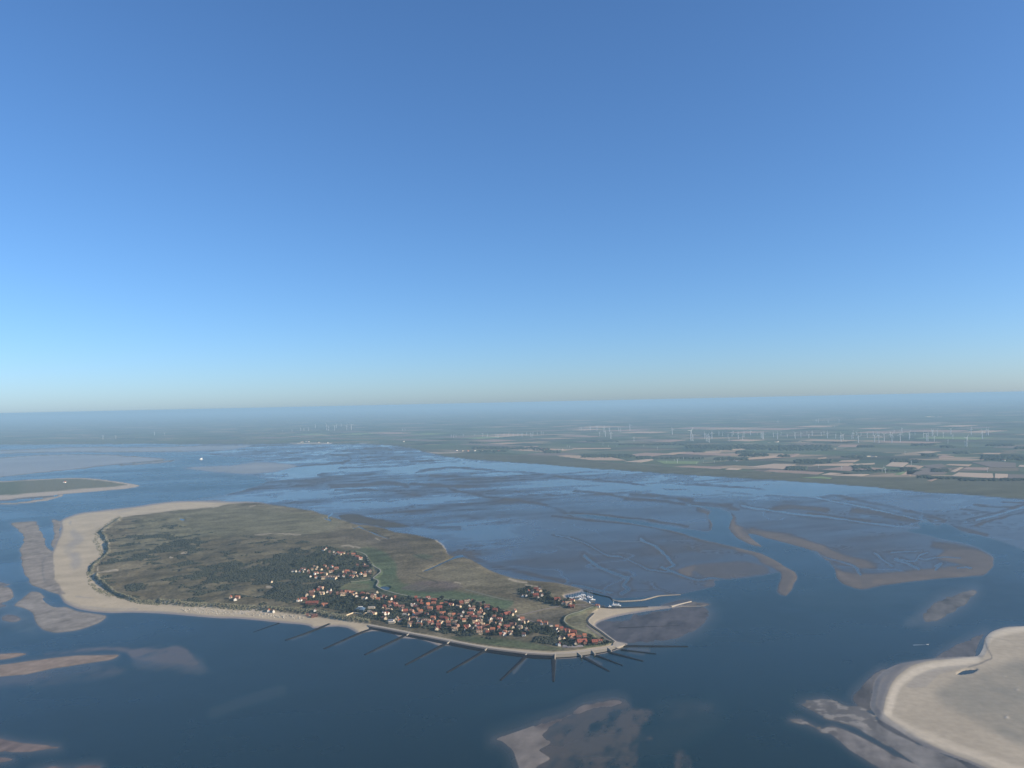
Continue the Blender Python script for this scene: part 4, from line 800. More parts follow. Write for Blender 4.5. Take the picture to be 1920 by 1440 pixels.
add(810, 1105, "595,425,108,B;655,345,82,R;780,335,82,T;820,325,34,C;910,330,42,B;775,450,42,W;840,405,26,W;900,492,115,O;940,440,52,T;1080,465,44,C;1105,520,52,O;1065,580,80,O;1165,580,52,C;1100,650,85,F;1240,420,105,B;1240,455,92,W;1085,385,42,B;1420,512,88,R;700,540,42,W;490,610,62,O;620,620,62,B;665,630,34,W;610,700,62,B;555,742,58,F;720,735,72,O;790,665,72,T;860,598,108,R;920,590,34,W;950,665,105,R;980,735,62,C;940,770,42,T;1085,765,90,B;1060,690,48,B;1020,835,105,R;1150,855,72,T;1060,922,112,R;1160,890,80,B;1070,1025,115,C;1220,962,90,T;510,800,80,T;560,855,90,O;440,712,52,R;370,790,72,O;375,860,72,B;515,945,112,T;770,882,98,R;830,860,34,W;900,925,44,D;755,945,34,W;1290,712,52,D;1335,700,28,W;1320,782,62,T;1410,795,52,O;1405,658,70,O;1560,612,62,R;1525,725,98,R;1530,818,60,C;1690,592,130,R;1805,600,54,C;1860,525,62,C;1365,945,90,O;1500,905,52,R;1500,945,34,W;1690,885,112,R;1640,1000,80,O;1620,1048,76,W;1770,1025,88,B;1770,1062,66,C;1780,830,44,B;1850,820,62,B;1820,890,44,C")
add(930, 1110, "590,645,78,O;510,650,30,W;610,728,72,B;710,705,52,C;420,762,42,B;550,835,72,T;690,885,80,C;725,938,32,W;500,862,28,D;630,1062,70,B;975,702,72,O;1030,742,30,W;1125,738,70,O;1240,785,58,D;1375,825,70,O;1345,868,28,W;1475,865,62,R;1400,938,28,W;1600,912,112,R;1745,955,115,R;1690,1045,140,O;1710,1090,120,W;1865,1055,90,R;1455,1068,140,D;1430,1092,58,C;1520,1082,42,C;1380,1215,60,G;1425,1228,32,W;600,120,34,W;685,118,44,W;895,115,105,R;945,150,52,W;885,95,34,W;1035,102,50,W;1375,210,112,R;1425,222,50,C;1725,225,72,R;1505,292,62,C;1630,295,125,T;1700,362,115,R")
add(960, 1080, "545,332,80,R;590,372,58,O;645,362,44,C;630,302,40,D;370,382,32,W;460,392,42,D")
add(1030, 1120, "790,905,72,O;730,1055,180,R;590,1082,60,C;1020,1055,105,R;1150,1025,78,R;1090,242,75,R")
add(300, 1080, "1750,592,75,O;1690,632,58,W;1590,585,26,C")
add(440, 1090, "765,702,34,W;880,714,32,W;1810,752,30,W;1640,792,36,B;1790,812,115,B;825,48,38,C")
KW = dict(W='white', C='cream', R='brick', O='pinkish', B='brick', T='cream', D='white', G='white', F='cream')
def zone_of(px, py):
    if px < 530: return 'beachy'
    if px < 600 and py > 1145: return 'beachy'
    if py < 1092 and px < 720: return 'hamlet'
    if px > 966 and py < 1150: return 'harbour'
    if px > 1000: return 'point'
    if px < 722 and py > 1092: return 'upper'
    yl = 1147 + (px - 720) * .105
    return 'land' if py < yl else ('mid' if py < yl + 15 else 'sea')
ZONE = dict(beachy='at the beach dune edge', hamlet='in the wooded eastern hamlet', harbour='by the harbour road', point='by the rounded point', upper='in the upper dune terrace',
            land='on the village meadow side', mid='in mid-village', sea='nearest the sea wall')
rows = {}
for h in HOUSES: pass
print('HOUSES', len(HOUSES))
_rf = random.Random(77); _tries = 0
while len(HOUSES) < 318 and _tries < 30000:
    _tries += 1; _p = VILLAGES[0]; qx, qy = _rf.uniform(695, 960), _rf.uniform(1118, 1196)
    if not inside(qx, qy, _p): continue
    if any(abs(qx - h[0]) < (h[2] * .5 + 2.6) and abs(qy - h[1]) < 4.2 for h in HOUSES): continue
    HOUSES.append((qx, qy, _rf.uniform(3.6, 6.2), _rf.choice('RROOBBTC')))
HOUSES.sort(key=lambda h: h[0])
for i, h in enumerate(HOUSES):
    z = zone_of(h[0], h[1]); big = 'long ' if h[2] > 8.3 else ('small ' if h[2] < 3.6 else '')
    flat = h[3] in 'FG'; roof = ROOFC[h[3]][0] if h[3] in ROOFC else 'red'
    rows.setdefault((z, h[3], big), []).append(i)
HL = {}
for (z, k, big), ids in rows.items():
    for n, i in enumerate(ids):
        rk = {'W': 'white house with red roof', 'C': 'cream house with brown roof', 'F': 'pale flat-roofed building', 'G': 'grey flat-roofed building'}.get(k) or ROOFC[k][0] + '-roofed house'
        HL[i] = f"{big}{rk} {ZONE[z]}" + (f", {ordw(n + 1)} from beach end" if len(ids) > 1 else '')
HPOS = []
rh = random.Random(3)
def house(px, py, wp, kind, label, cat='house', group='houses of the island village', name='house', mult=1.0, hmul=1.0, yaw=None, lowdetail=False):
    x, y, z = spot(px, py); m = scale_at(px, py); wd = max(6.2, wp * m * 1.03) * mult
    gable_front = kind in 'WC' and wp < 7
    flat = kind in 'FG' or (kind in 'WD' and wp > 9)
    roof = {'W': rh.choice('RBO'), 'C': rh.choice('BTR')}.get(kind, kind)
    wallk = KW[kind]
    if kind in 'ROB' and rh.random() < .3: wallk = rh.choice(['white', 'cream', 'pinkish'])
    L = wd * (1.05 if not gable_front else 1.25); D = (min(L * .8, 6.8 + wd * .22) if not gable_front else wd * .95)
    Ht = (7.2 + rh.uniform(-.8, 1.2) + min(3.2, wd * .13)) * hmul
    if flat: Ht = (5.5 + wd * .08) * hmul; D = L * .55
    if yaw is None: yaw = R_(rh.gauss(-4, 16))
    if gable_front: rz = yaw + R_(18); sc = (wd, L, Ht)
    else: rz = yaw + R_(90); sc = (D, L, Ht)
    t = thing(name, label, cat, (x, y, z - .4), rz, group, sc)
    st = 'flat' if flat else 'gable'
    link('wall', ME_WALL[(wallk, st)], t)
    link('roof', ME_ROOF[(roof, 'flat' if flat else ('hip' if rh.random() < .22 and wp > 5 else 'gable'))], t)
    if lowdetail: return t
    if not flat and rh.random() < .6: link('chimney', ME_CHIM, t)
    if not flat and wp > 6.2:
        for k in range(2 if wp < 9 else 3):
            d = link('dormer', ME_DORM[wallk], t); d.rotation_euler = (0, 0, R_(90)); d.location = (.30, -.3 + .3 * k if wp >= 9 else -.22 + .44 * k, 0)
            d.location.x = (.30 if math.cos(rz) * 0 - math.sin(rz) < 9 else -.30)
            if (Matrix.Rotation(rz, 3, 'Z') @ Vector((1, 0, 0))).y > 0: d.location.x = -.30
    if wp > 3.8 and not lowdetail:
        a = .503
        for k in ((-.28, .28) if wp < 7 else (-.36, -.12, .12, .36)):
            for side in ((-1, 1) if not gable_front else (-1,)):
                w = link('window', ME_WIN, t)
                if gable_front: w.location = (k, a * side, .33)
                else:
                    w.rotation_euler = (0, 0, R_(90)); w.location = (a * side, k, .33)
    if not flat and wp > 7.5 and rh.random() < .55:      # a cross wing
        g = link('wing', ME_WALL[(wallk, 'gable')], t); s_ = .5; g.scale = (.42 * L / D if L > D else .6, .62, .82); g.rotation_euler = (0, 0, R_(90)); sx = 1 if (Matrix.Rotation(rz, 3, 'Z') @ Vector((1, 0, 0))).y < 0 else -1
        g.scale = (.5 * min(1, D / L * 1.4), .9, .86); g.location = (.42 * sx, .22 * rh.choice((-1, 1)), 0)
        r2 = link('wing_roof', ME_ROOF[(roof, 'gable')], t); r2.scale = g.scale; r2.location = g.location; r2.rotation_euler = g.rotation_euler
    return t
for i, h in enumerate(HOUSES):
    house(h[0], h[1], h[2], h[3], HL[i]); HPOS.append(h[:3])
# the glazed bathing hall with its long cream terrace wall
bx_, by_, bz_ = spot(674, 1149)
bh = thing('bathing_hall', 'glass-roofed hall with a long cream terrace wall above the dunes', 'hall', (bx_, by_, bz_), R_(-8))
M_GLASS = flatmat('blue_roof_glass', (.10, .15, .20), .2, .1, 3, .8); M_TERR = M_WALL['cream']
MB().box((0, 6, 3.5), (22, 16, 7)).obj('wall', flatmat('dark_glazing', (.05, .07, .09), .3, .1, 3, .6), bh)
m_ = MB(); m_.v = [(-13, -4, 7), (13, -4, 7), (13, 15, 7), (-13, 15, 7), (-5, 6, 12.5), (5, 6, 12.5), (5, 10, 12.5), (-5, 10, 12.5)]; m_.f = [(0, 1, 5, 4), (1, 2, 6, 5), (2, 3, 7, 6), (3, 0, 4, 7), (4, 5, 6, 7), (3, 2, 1, 0)]
rf_ = m_.obj('roof', M_GLASS, bh); MB().box((0, 8, 12.8), (11.5, 5, .7)).obj('ridge_light', M_WALL['white'], rf_)
tw = [(648.3,1155.5),(655,1152.8),(662.5,1150),(680,1152.6),(688,1150.5),(696,1149)]
tws = [np.array(at(p[0], p[1], bz_ + 1)) for p in tw]
for k in range(len(tws) - 1):
    a, b = tws[k], tws[k + 1]; c = (a + b) / 2; d = b - a
    o = MB().box((c[0], c[1], bz_ + 1.6), (np.hypot(*d), 1.2, 5.2), math.atan2(d[1], d[0])).obj('terrace_wall', M_TERR); o.parent = bh; o.matrix_parent_inverse = (Matrix.Translation(bh.location) @ Matrix.Rotation(R_(-8), 4, 'Z')).inverted()
    if k in (2, 3):
        nrm2 = np.array([d[1], -d[0]]) / np.hypot(*d)
        for q in np.linspace(.08, .92, 7):
            p = a + d * q + nrm2 * .62; w = MB().box((p[0], p[1], bz_ + 1.9), (1.5, .1, 2.6), math.atan2(d[1], d[0])).obj('window', M_WIN); w.parent = bh; w.matrix_parent_inverse = o.matrix_parent_inverse
# paved court near the point
o = band(dense([(1056,1209),(1075,1208),(1092,1208)], 4), dense([(1054,1213.5),(1075,1213),(1094,1212)], 4)[:len(dense([(1056,1209),(1075,1208),(1092,1208)], 4))], 2.6, 2.5, 'pavement', flatmat('court_paving', (.24, .22, .22), .85, .05, 9)); o['kind'] = 'structure'; o['label'] = 'pale grey paved court near the point'

# ------------------------------------------------------------------ trees and scrub
M_LEAF = [flatmat('leaf_dark', (.026, .034, .025), .8, .35, 1.2), flatmat('leaf_green', (.034, .043, .027), .8, .35, 1.2), flatmat('leaf_grey', (.040, .046, .034), .8, .3, 1.2)]
M_BARK = flatmat('bark', (.09, .07, .055), .9, .2, .5)
def crown_mesh(seed, mat):
    r = random.Random(seed); m = MB()
    for k in range(70):
        u, v = r.uniform(-1, 1), r.uniform(0, 2 * math.pi); rad = r.uniform(.55, 1.0) ** .7
        c = Vector((math.sqrt(1 - u*u) * math.cos(v), math.sqrt(1 - u*u) * math.sin(v), u * .82)) * rad * .5; c.z += .62
        a = r.uniform(.10, .19); n = Vector((r.gauss(0, 1), r.gauss(0, 1), r.gauss(.4, 1))).normalized(); t = n.orthogonal().normalized(); e = n.cross(t); b = len(m.v)
        ang = r.uniform(0, 6.28)
        for j in range(4):
            w = ang + j * math.pi / 2; m.v.append(tuple(c + t * (a * math.cos(w)) + e * (a * math.sin(w)) + n * (.05 * (-1) ** j)))
        m.v.append(tuple(c + n * a * .6)); m.v.append(tuple(c - n * a * .6))
        for j in range(4): m.f += [(b + j, b + (j + 1) % 4, b + 4), (b + (j + 1) % 4, b + j, b + 5)]
    return m.me('crown', mat)
CROWN = [crown_mesh(s, M_LEAF[s % 3]) for s in range(6)]
TRUNK = MB().tube((0, 0, -.05), (0, 0, .42), .055, .035, 6).tube((0, 0, .38), (.14, .03, .62), .03, .012, 5).tube((0, 0, .38), (-.11, .09, .66), .03, .012, 5).me('trunk', M_BARK)
hp_ = np.array([(a, b - 2, max(2.2, c * .55)) for a, b, c in HPOS])
rt = random.Random(11)
VL = [(VILLAGES[0], 158, 'dark green tree standing among the houses of the village'), (VILLAGES[1], 52, 'dark green tree behind the upper terrace of houses'), (VILLAGES[2], 70, 'dark green tree around the eastern hamlet'), (VILLAGES[3], 28, 'dark tree among the houses by the harbour')]
for poly, cnt, lab in VL:
    P = np.array(poly); k = 0; tries = 0
    while k < cnt and tries < 20000:
        tries += 1; px, py = rt.uniform(*P[:, 0][[P[:, 0].argmin(), P[:, 0].argmax()]]), rt.uniform(P[:, 1].min(), P[:, 1].max())
        if not inside(px, py, poly): continue
        if (np.hypot((px - hp_[:, 0]), (py - hp_[:, 1] - 1) * 1.3) < hp_[:, 2] + 1.0).any(): continue
        x, y, z = spot(px, py); s_ = rt.uniform(6.5, 11); t = thing('tree', lab, 'tree', (x, y, z - .2), rt.uniform(0, 6.28), lab.replace('dark green tree', 'trees').replace('dark tree', 'trees'), (s_ * rt.uniform(.9, 1.25), s_ * rt.uniform(.9, 1.25), s_ * .92))
        link('crown', rt.choice(CROWN), t); link('trunk', TRUNK, t); k += 1
def blobs(name, pts, rads, hts, mat, seed, label, kind='stuff'):
    """many low leafy mounds joined in one object"""
    r = np.random.RandomState(seed); n = len(pts); k = 6
    ang = np.linspace(0, 2*np.pi, k, endpoint=False)[None] + r.rand(n, 1) * 6.28
    def ring(rr, zz): return np.stack([pts[:, 0:1] + np.cos(ang) * rads[:, None] * rr * (.75 + .5 * r.rand(n, k)), pts[:, 1:2] + np.sin(ang) * rads[:, None] * rr * (.75 + .5 * r.rand(n, k)), pts[:, 2:3] + hts[:, None] * zz * (.8 + .4 * r.rand(n, k))], -1)
    A = ring(1.0, 0.0); A[..., 2] = pts[:, 2:3] - .5; B = ring(.95, .55); Cc = np.stack([pts[:, 0] + r.randn(n) * rads * .2, pts[:, 1] + r.randn(n) * rads * .2, pts[:, 2] + hts], -1)[:, None]
    V = np.concatenate([A, B, Cc], 1).reshape(-1, 3); off_ = (np.arange(n) * (2*k + 1))[:, None]
    T = []
    for j in range(k):
        a, b, c, d = j, (j + 1) % k, k + (j + 1) % k, k + j
        T += [[a, b, c], [a, c, d], [d, c, 2*k]]
    T = np.array(T); F = (off_[:, :, None] + T[None]).reshape(-1, 3)
    me = bpy.data.meshes.new(name); me.vertices.add(len(V)); me.vertices.foreach_set('co', V.astype(np.float32).ravel()); me.loops.add(F.size); me.loops.foreach_set('vertex_index', F.ravel().astype(np.int32))
    me.polygons.add(len(F)); me.polygons.foreach_set('loop_start', np.arange(0, F.size, 3, dtype=np.int32)); me.update(calc_edges=True); me.materials.append(mat)
    o = bpy.data.objects.new(name, me); COL.objects.link(o); o['kind'] = kind; o['label'] = label; return o
def spots(px, py):
    hb = bil(np.clip(bzm, 0, 10), px, py); h = np.maximum(bil(Hh, px, py), 0.0); x, y = at(px, py); k = 1 - hb / CAM_H
    return np.stack([x * k, y * k, h], 1)
rs = np.random.RandomState(5)
# scrub in the dune valleys
px = rs.uniform(180, 1060, 160000); py = rs.uniform(985, 1215, 160000)
kdv = bil(kd, px, py); vv = bil(vil, px, py); xx, yy = at(px, py)
okk = (kdv > .35) & (vv < .6) & (bil(SCR + .42 * n2 + .30 * fine, px, py) > .05) & (bil(fored + seafront, px, py) < .3)
d_ok = okk
for (a, b, c) in HPOS: pass
px, py = px[okk][:32000], py[okk][:32000]
keep = np.ones(len(px), bool)
for a, b, c in HPOS: keep &= ~((np.abs(px - a) < c * .7 + 1) & (py > b - 1) & (py < b + 3))
px, py = px[keep], py[keep]
p3 = spots(px, py); rr = rs.uniform(1.2, 3.9, len(px)); blobs('scrub', p3, rr, rr * rs.uniform(.55, .95, len(px)), flatmat('scrub_leaf', (.034, .040, .030), .85, .3, 5), 3, 'dark green scrub covering the hollows of the dunes')
px = rs.uniform(540, 1160, 130000); py = rs.uniform(1025, 1216, 130000)
okk = (bil(vil, px, py) > .5); px, py = px[okk], py[okk]; keep = np.ones(len(px), bool)
for a, b, c in HPOS: keep &= ~((np.abs(px - a) < c * .55 + .2) & (py > b - 2.6) & (py < b + 1.6))
px, py = px[keep][:5600], py[keep][:5600]; p3 = spots(px, py); rr = rs.uniform(1.4, 3.6, len(px)); blobs('hedges', p3, rr, rr * rs.uniform(.7, 1.3, len(px)), M_LEAF[0], 9, 'dark garden hedges and bushes between the houses')
# dune grass tussocks on the foredune
px = rs.uniform(160, 700, 200000); py = rs.uniform(965, 1172, 200000)
ww_ = bil(fored + seafront * .6 + inci * .5, px, py); okk = (ww_ > .3) & (rs.rand(len(px)) < ww_ * .6); px, py = px[okk][:5000], py[okk][:5000]; p3 = spots(px, py); rr = rs.uniform(1.2, 3.2, len(px)); blobs('dune_grass', p3, rr, rr * .5, flatmat('marram', (.17, .165, .105), .9, .25, 4), 12, 'pale dune grass along the edge of the beach')
# ------------------------------------------------------------------ beach chairs
M_CH = flatmat('beach_chair_wicker', (.56, .52, .44), .8, .15, 1)
m_ = MB(); m_.box((0, 0, .35), (1.7, 1.2, .5)); m_.prism([(-.85, .6), (.85, .6), (.85, 2.0), (-.85, 2.0)], .35, .6); m_.prism([(-.85, 1.7), (.85, 1.7), (.85, 2.1), (-.85, 2.1)], -.3, .35); m_.box((-.8, .05, 1.1), (.12, 1.0, 1.4)); m_.box((.8, .05, 1.1), (.12, 1.0, 1.4))
ME_CH = m_.me('beach_chair', M_CH); rc = random.Random(21)
for k in range(190):
    t = rc.random() ** .9; px = 338 + 232 * t; py = 1143.5 + (px - 338) * .062 + rc.uniform(-2.2, 5.5); x, y, z = spot(px, py)
    o = link('beach_chair', ME_CH); o.location = (x, y, z); o.rotation_euler = (0, 0, rc.uniform(-.9, .4)); o.scale = (1.15, 1.15, 1.1); tag(o, 'pale hooded beach chair on the dry sand below the dunes', 'beach chair', 'hooded chairs scattered along the dry beach')
# ------------------------------------------------------------------ boats
M_HULL = flatmat('white_hull', (.82, .81, .78), .3, .04, 1, .5); M_DECK = flatmat('teak_deck', (.42, .33, .22), .7, .1, 1); M_MAST = flatmat('pale_mast', (.75, .75, .74), .35, .03, 1, .5); M_DKH = flatmat('dark_hull', (.06, .08, .13), .4, .05, 1, .5)
def hull_mesh(L, B, Hh_, mat, name='hull', n=9):
    m = MB(); rows_ = []
    for i in range(n):
        t = i / (n - 1); x = (t - .5) * L; w = B * .5 * (min(1, 1.25 * (1 - t) ** .55 + .02) if t > .35 else .86 + .14 * t / .35); sheer = Hh_ * (1 + .25 * t * t)
        rows_.append([len(m.v) + k for k in range(5)]); m.v += [(x, -w, sheer), (x, -w * .8, .25 * Hh_), (x * .94, 0, -.35 * Hh_), (x, w * .8, .25 * Hh_), (x, w, sheer)]
    for a, b in zip(rows_[:-1], rows_[1:]):
        for k in range(4): m.f.append((a[k], b[k], b[k + 1], a[k + 1]))
        m.f.append((a[4], b[4], b[0], a[0]))
    m.f.append(tuple(rows_[0])); return m.me(name, mat)
ME_HULL = hull_mesh(10, 3.2, 1.0, M_HULL); ME_HULLD = hull_mesh(10, 3.2, 1.0, M_DKH)
ME_CAB = MB().box((-.4, 0, 1.35), (4.2, 1.9, .75), 0, .82).me('cabin', M_HULL); ME_MASTM = MB().tube((.6, 0, .9), (.6, 0, 13.5), .16, .10, 6).tube((.5, 0, 2.3), (-3.6, 0, 2.2), .22, .18, 6).tube((.6, -.9, 8.5), (.6, .9, 8.5), .05, .05, 4).me('mast', M_MAST)
BO = [(1270,500,9,0),(1320,492,10,0),(1345,503,8,0),(1385,487,8,0),(1437,485,10,1),(1470,468,9,0),(1492,482,11,0),(1520,452,10,0),(1548,466,9,1),(1580,432,10,0),(1600,448,11,0),(1612,426,9,0),(1642,436,9,0),(1700,474,11,0),(1722,460,9,0),(1745,482,12,0),(1762,492,10,0),(1802,466,10,0),(1540,532,13,2),(1812,542,14,2),(1745,598,10,2),(1620,502,9,0),(1660,520,8,0),(1565,480,9,0)]
BO.sort(); rb = random.Random(8)
ORDB = 0
for k, (a, b, L, kind) in enumerate(BO):
    x, y = at(960 + a / 12, 1080 + b / 12, .1)
    lab = {0: 'white sailing boat with bare mast in the marina', 1: 'dark-hulled sailing boat with bare mast in the marina', 2: 'broad white motor cruiser in the marina'}[kind]
    same = [q for q in BO if q[3] == kind]; lab += f", {ordw(same.index((a, b, L, kind)) + 1)} from the land end"
    t = thing('sailing_boat' if kind < 2 else 'motor_cruiser', lab, 'boat', (float(x), float(y), 0), R_(rb.choice([8, 12, -5, 95, 100, 170])), 'boats moored in the island marina', (L / 10 * 1.15,) * 3)
    link('hull', ME_HULLD if kind == 1 else ME_HULL, t); c = link('cabin', ME_CAB, t)
    if kind < 2: link('mast', ME_MASTM, t)
    else:
        c.scale = (1.25, 1.25, 1.5); c.location = (0, 0, -.4); w = link('wheelhouse', MB().box((-.2, 0, 2.6), (2.4, 1.7, 1.1), 0, .85).me('wheelhouse', M_HULL), t); link('windscreen', MB().box((1.02, 0, 2.7), (.1, 1.5, .5)).me('windscreen', M_WIN), t)
x, y = at(1156, 1137.2, .1)
t = thing('ferry', 'white passenger ferry lying at the quay on the harbour spit', 'ferry', (float(x), float(y) + 6, 0), R_(-4))
link('hull', hull_mesh(26, 7, 2.0, M_HULL), t); MB().box((-3, 0, 3.2), (14, 5.6, 2.4)).obj('deckhouse', M_HULL, t); MB().box((6.5, 0, 3.8), (5, 4.6, 3.8), 0, .85).obj('bridge', M_HULL, t); MB().box((-3, 0, 4.65), (15, 6, .25)).obj('sun_deck', M_WALL['white'], t); MB().tube((-7.5, 0, 4.5), (-7.5, 0, 13), .9, .4, 8).obj('mast', M_HULL, t)
for k in range(6): MB().box((-8.5 + k * 2.1, -2.83, 3.4), (1.3, .08, .8)).obj('window', M_WIN, t)
MB().box((9.05, 0, 5.1), (.1, 3.4, .9)).obj('window', M_WIN, t)
x, y = at(1143.5, 1138.5, .1); t = thing('work_boat', 'small white work boat tied just ahead of the ferry', 'boat', (float(x), float(y) + 4, 0), R_(10)); link('hull', hull_mesh(9, 3.4, 1.5, M_HULL), t); MB().box((.3, 0, 2.6), (3, 2.2, 2.6)).obj('cabin', M_HULL, t); MB().tube((-.5, 0, 3.5), (-.5, 0, 7), .12, .08, 5).obj('mast', M_MAST, t)
x, y = at(1739, 1208.6, .1); t = thing('speedboat', 'tiny white speedboat crossing the strait with a thin wake', 'boat', (float(x), float(y), 0), R_(2), None); link('hull', hull_mesh(6, 2.0, .7, M_HULL), t); link('cabin', ME_CAB, t).scale = (.45, .6, .6)
wv = []; 
for k in range(13): wv += [(-4 - k * 2.4, -.5 - k * .07, .09), (-4 - k * 2.4, .5 + k * .07, .09)]
wf = [(2*k, 2*k + 1, 2*k + 3, 2*k + 2) for k in range(12)]
o = mk('wake', wv, wf, flatmat('foam', (.34, .40, .44), .6, .3, 3), t)
x, y = at(377, 861.5, 1); t = thing('coaster_ship', 'white ship far off in the channel beyond the islands', 'ship', (float(x), float(y), 0), R_(75)); link('hull', hull_mesh(60, 16, 5, M_HULL), t); MB().box((-4, 0, 9), (34, 13, 9)).obj('superstructure', M_HULL, t); MB().box((8, 0, 16), (10, 11, 6)).obj('bridge', M_HULL, t); MB().tube((-12, 0, 13), (-12, 0, 22), 2.2, 1.8, 8).obj('funnel', M_DKH, t)

# ------------------------------------------------------------------ mainland: fields, woods, farms
FC = dict(tan=(.42, .30, .205), pale=(.44, .335, .245), pink=(.31, .215, .165), brown=(.165, .135, .112), green=(.09, .115, .072), bright=(.17, .23, .095), dark=(.05, .07, .045), olive=(.13, .135, .085))
M_F = {k: flatmat('field_' + k, v, .95, .07, 60) for k, v in FC.items()}
def field(px_poly, kind, h):
    v = []
    for p in px_poly:
        x, y = at(p[0], p[1], 2.4); v.append((float(x), float(y), 2.0 + h))
    c = np.mean(np.array(v), 0); n = len(v)
    vv = [(a - c[0], b - c[1], z) for a, b, z in v] + [(a - c[0], b - c[1], .5) for a, b, z in v]
    f = [tuple(range(n))] + [(i, i + n, (i + 1) % n + n, (i + 1) % n) for i in range(n)]
    area = sum(v[i][0] * v[(i+1) % n][1] - v[(i+1) % n][0] * v[i][1] for i in range(n))
    if area < 0: f = [tuple(reversed(q)) for q in f]
    o = mk('field', vv, f, M_F[kind]); o.location = (c[0], c[1], 0); o.parent = main; return o
TR = [([(1540,890),(1557,886.3),(1630,889.5),(1605,894.5)],'pale'),([(1784,892.5),(1797,886),(1861,888),(1863,897)],'pale'),([(1866,888.2),(1890,889),(1889,898),(1865,897.2)],'pale'),([(1660,874),(1672,866.5),(1704,867.5),(1693,875.5)],'pale'),([(1690,890.8),(1700,884),(1721,883),(1706,891.5)],'tan'),
  ([(1400,876),(1452,869.5),(1492,871),(1465,879.5)],'pale'),([(1420,886),(1445,880.7),(1545,885.5),(1528,891)],'pink'),([(1712,849),(1738,846.2),(1757,847.2),(1742,850)],'pale'),([(1042,855),(1060,853.3),(1140,856),(1175,863.5),(1105,863)],'tan'),([(1170,866),(1222,860),(1226,862.5),(1200,867)],'pale'),
  ([(1352,882),(1370,877.5),(1391,879),(1370,882.8)],'pale'),([(1237,852.8),(1262,848.6),(1286,848.6),(1260,852.6)],'tan'),([(1072,842.5),(1075,840.5),(1145,839.8),(1145,841.6)],'tan'),([(1230,864),(1312,865),(1306,870),(1245,869.8)],'bright'),([(960,841),(962,838),(1010,836),(1005,840)],'pink'),
  ([(1572,866),(1578,863.5),(1612,862),(1602,866.5)],'tan'),([(1522,873),(1530,870.6),(1600,868.7),(1590,874)],'tan'),([(1600,870),(1640,868),(1640,870.5),(1590,872.5)],'pale'),([(1772,872),(1780,870),(1822,871),(1815,874.5)],'tan'),([(1805,880),(1812,876.5),(1855,877),(1850,882)],'pink'),([(1782,884),(1800,876),(1806,876.4),(1790,885)],'pale'),
  ([(1909,875),(1912,872),(1960,873),(1955,878)],'pale'),([(1911,878.5),(1958,879),(1956,886),(1912,885)],'green'),([(1695,876),(1703,871.5),(1732,874),(1722,879)],'tan'),([(1677,890),(1693,884),(1699,883.8),(1688,890.5)],'bright'),([(1737,902),(1752,897.5),(1757,898),(1745,902.5)],'pink'),([(1535,858.5),(1550,857.5),(1548,859.2),(1533,860)],'tan'),
  ([(1460,858),(1490,850.5),(1500,851),(1485,857)],'pink'),([(1400,861.5),(1402,858.8),(1492,850.5),(1470,857)],'tan'),([(1570,838),(1578,833.8),(1608,834),(1604,838.6)],'pink'),([(1842,851.3),(1847,849.2),(1877,850),(1872,851.8)],'tan'),([(1760,856),(1770,853),(1790,856),(1760,859)],'pink'),([(1760,861),(1762,859.5),(1850,861.6),(1840,862.8)],'tan'),
  ([(1500,895.8),(1540,893.4),(1560,896.2),(1555,898)],'bright'),([(1255,875.8),(1290,873),(1360,876),(1345,880.5)],'pink'),([(1110,866),(1170,868),(1250,873),(1200,873)],'brown'),([(1400,885),(1420,881),(1440,882),(1425,886)],'brown'),([(1440,862),(1500,858),(1560,862),(1500,868)],'olive'),([(1700,882),(1740,877),(1785,878),(1770,890),(1700,890)],'brown'),
  ([(1730,873),(1765,869.5),(1775,874),(1745,879)],'brown'),([(1560,890),(1650,880),(1660,884),(1630,888.5)],'dark'),([(1820,866.5),(1860,865),(1905,868),(1905,877),(1858,876)],'brown'),([(1890,889.5),(1950,890),(1950,900),(1889,898.5)],'brown'),([(1320,849.6),(1322,847.6),(1352,846.8),(1350,849)],'tan'),([(1340,843.4),(1390,841.5),(1400,842.6),(1350,845)],'tan')]
for p, k in TR: field(p, k, 1.3)
rf2 = random.Random(33); nf = len(TR)
c0 = np.array(at(960, 853)); c1 = np.array(at(1920, 905)); u = (c1 - c0) / np.linalg.norm(c1 - c0); vn = np.array([-u[1], u[0]])
if vn[1] < 0: vn = -vn
def pix(x, y):
    d = np.array([x, y, 2.4 - CAM_H]); w = d @ FWD
    return 960 + FOC * (d @ RGT) / w, 720 - FOC * (d @ UPV) / w
trc = [np.array(p) for p, _ in TR]
v0 = 120.0
while v0 < 14000 and nf < 290:
    dv = rf2.uniform(260, 480) * (1 + v0 / 9000); u0 = -9000 + rf2.uniform(0, 300)
    while u0 < 9000:
        du = rf2.uniform(300, 800)
        if rf2.random() < (.56 if v0 < 3500 else .40) and nf < 290:
            c = c0 + u * (u0 + du / 2) + vn * (v0 + dv / 2); p = pix(*c)
            if -40 < p[0] < 1960 and 798 < p[1] < 905 and not any(t[:, 0].min() - 8 < p[0] < t[:, 0].max() + 8 and t[:, 1].min() - 1 < p[1] < t[:, 1].max() + 1 for t in trc):
                g = 12; sk = rf2.uniform(-.15, .15) * dv
                q = [pix(*(c0 + u * (u0 + a) + vn * (v0 + b))) for a, b in ((g, g), (du - g, g), (du - g + sk, dv - g), (g + sk, dv - g))]
                if all(s_[1] < np.interp(s_[0], DIKEL[:, 0], DIKEL[:, 1]) - .4 for s_ in q):
                    pale_ok = p[0] > 900
                    kind = rf2.choices(['green', 'olive', 'brown', 'dark', 'pink', 'tan', 'bright'], [30, 18, 20, 8, 16 if pale_ok else 3, 12 if pale_ok else 1, 4])[0]
                    field(q, kind, rf2.uniform(.2, 1.1)); nf += 1
        u0 += du
    v0 += dv
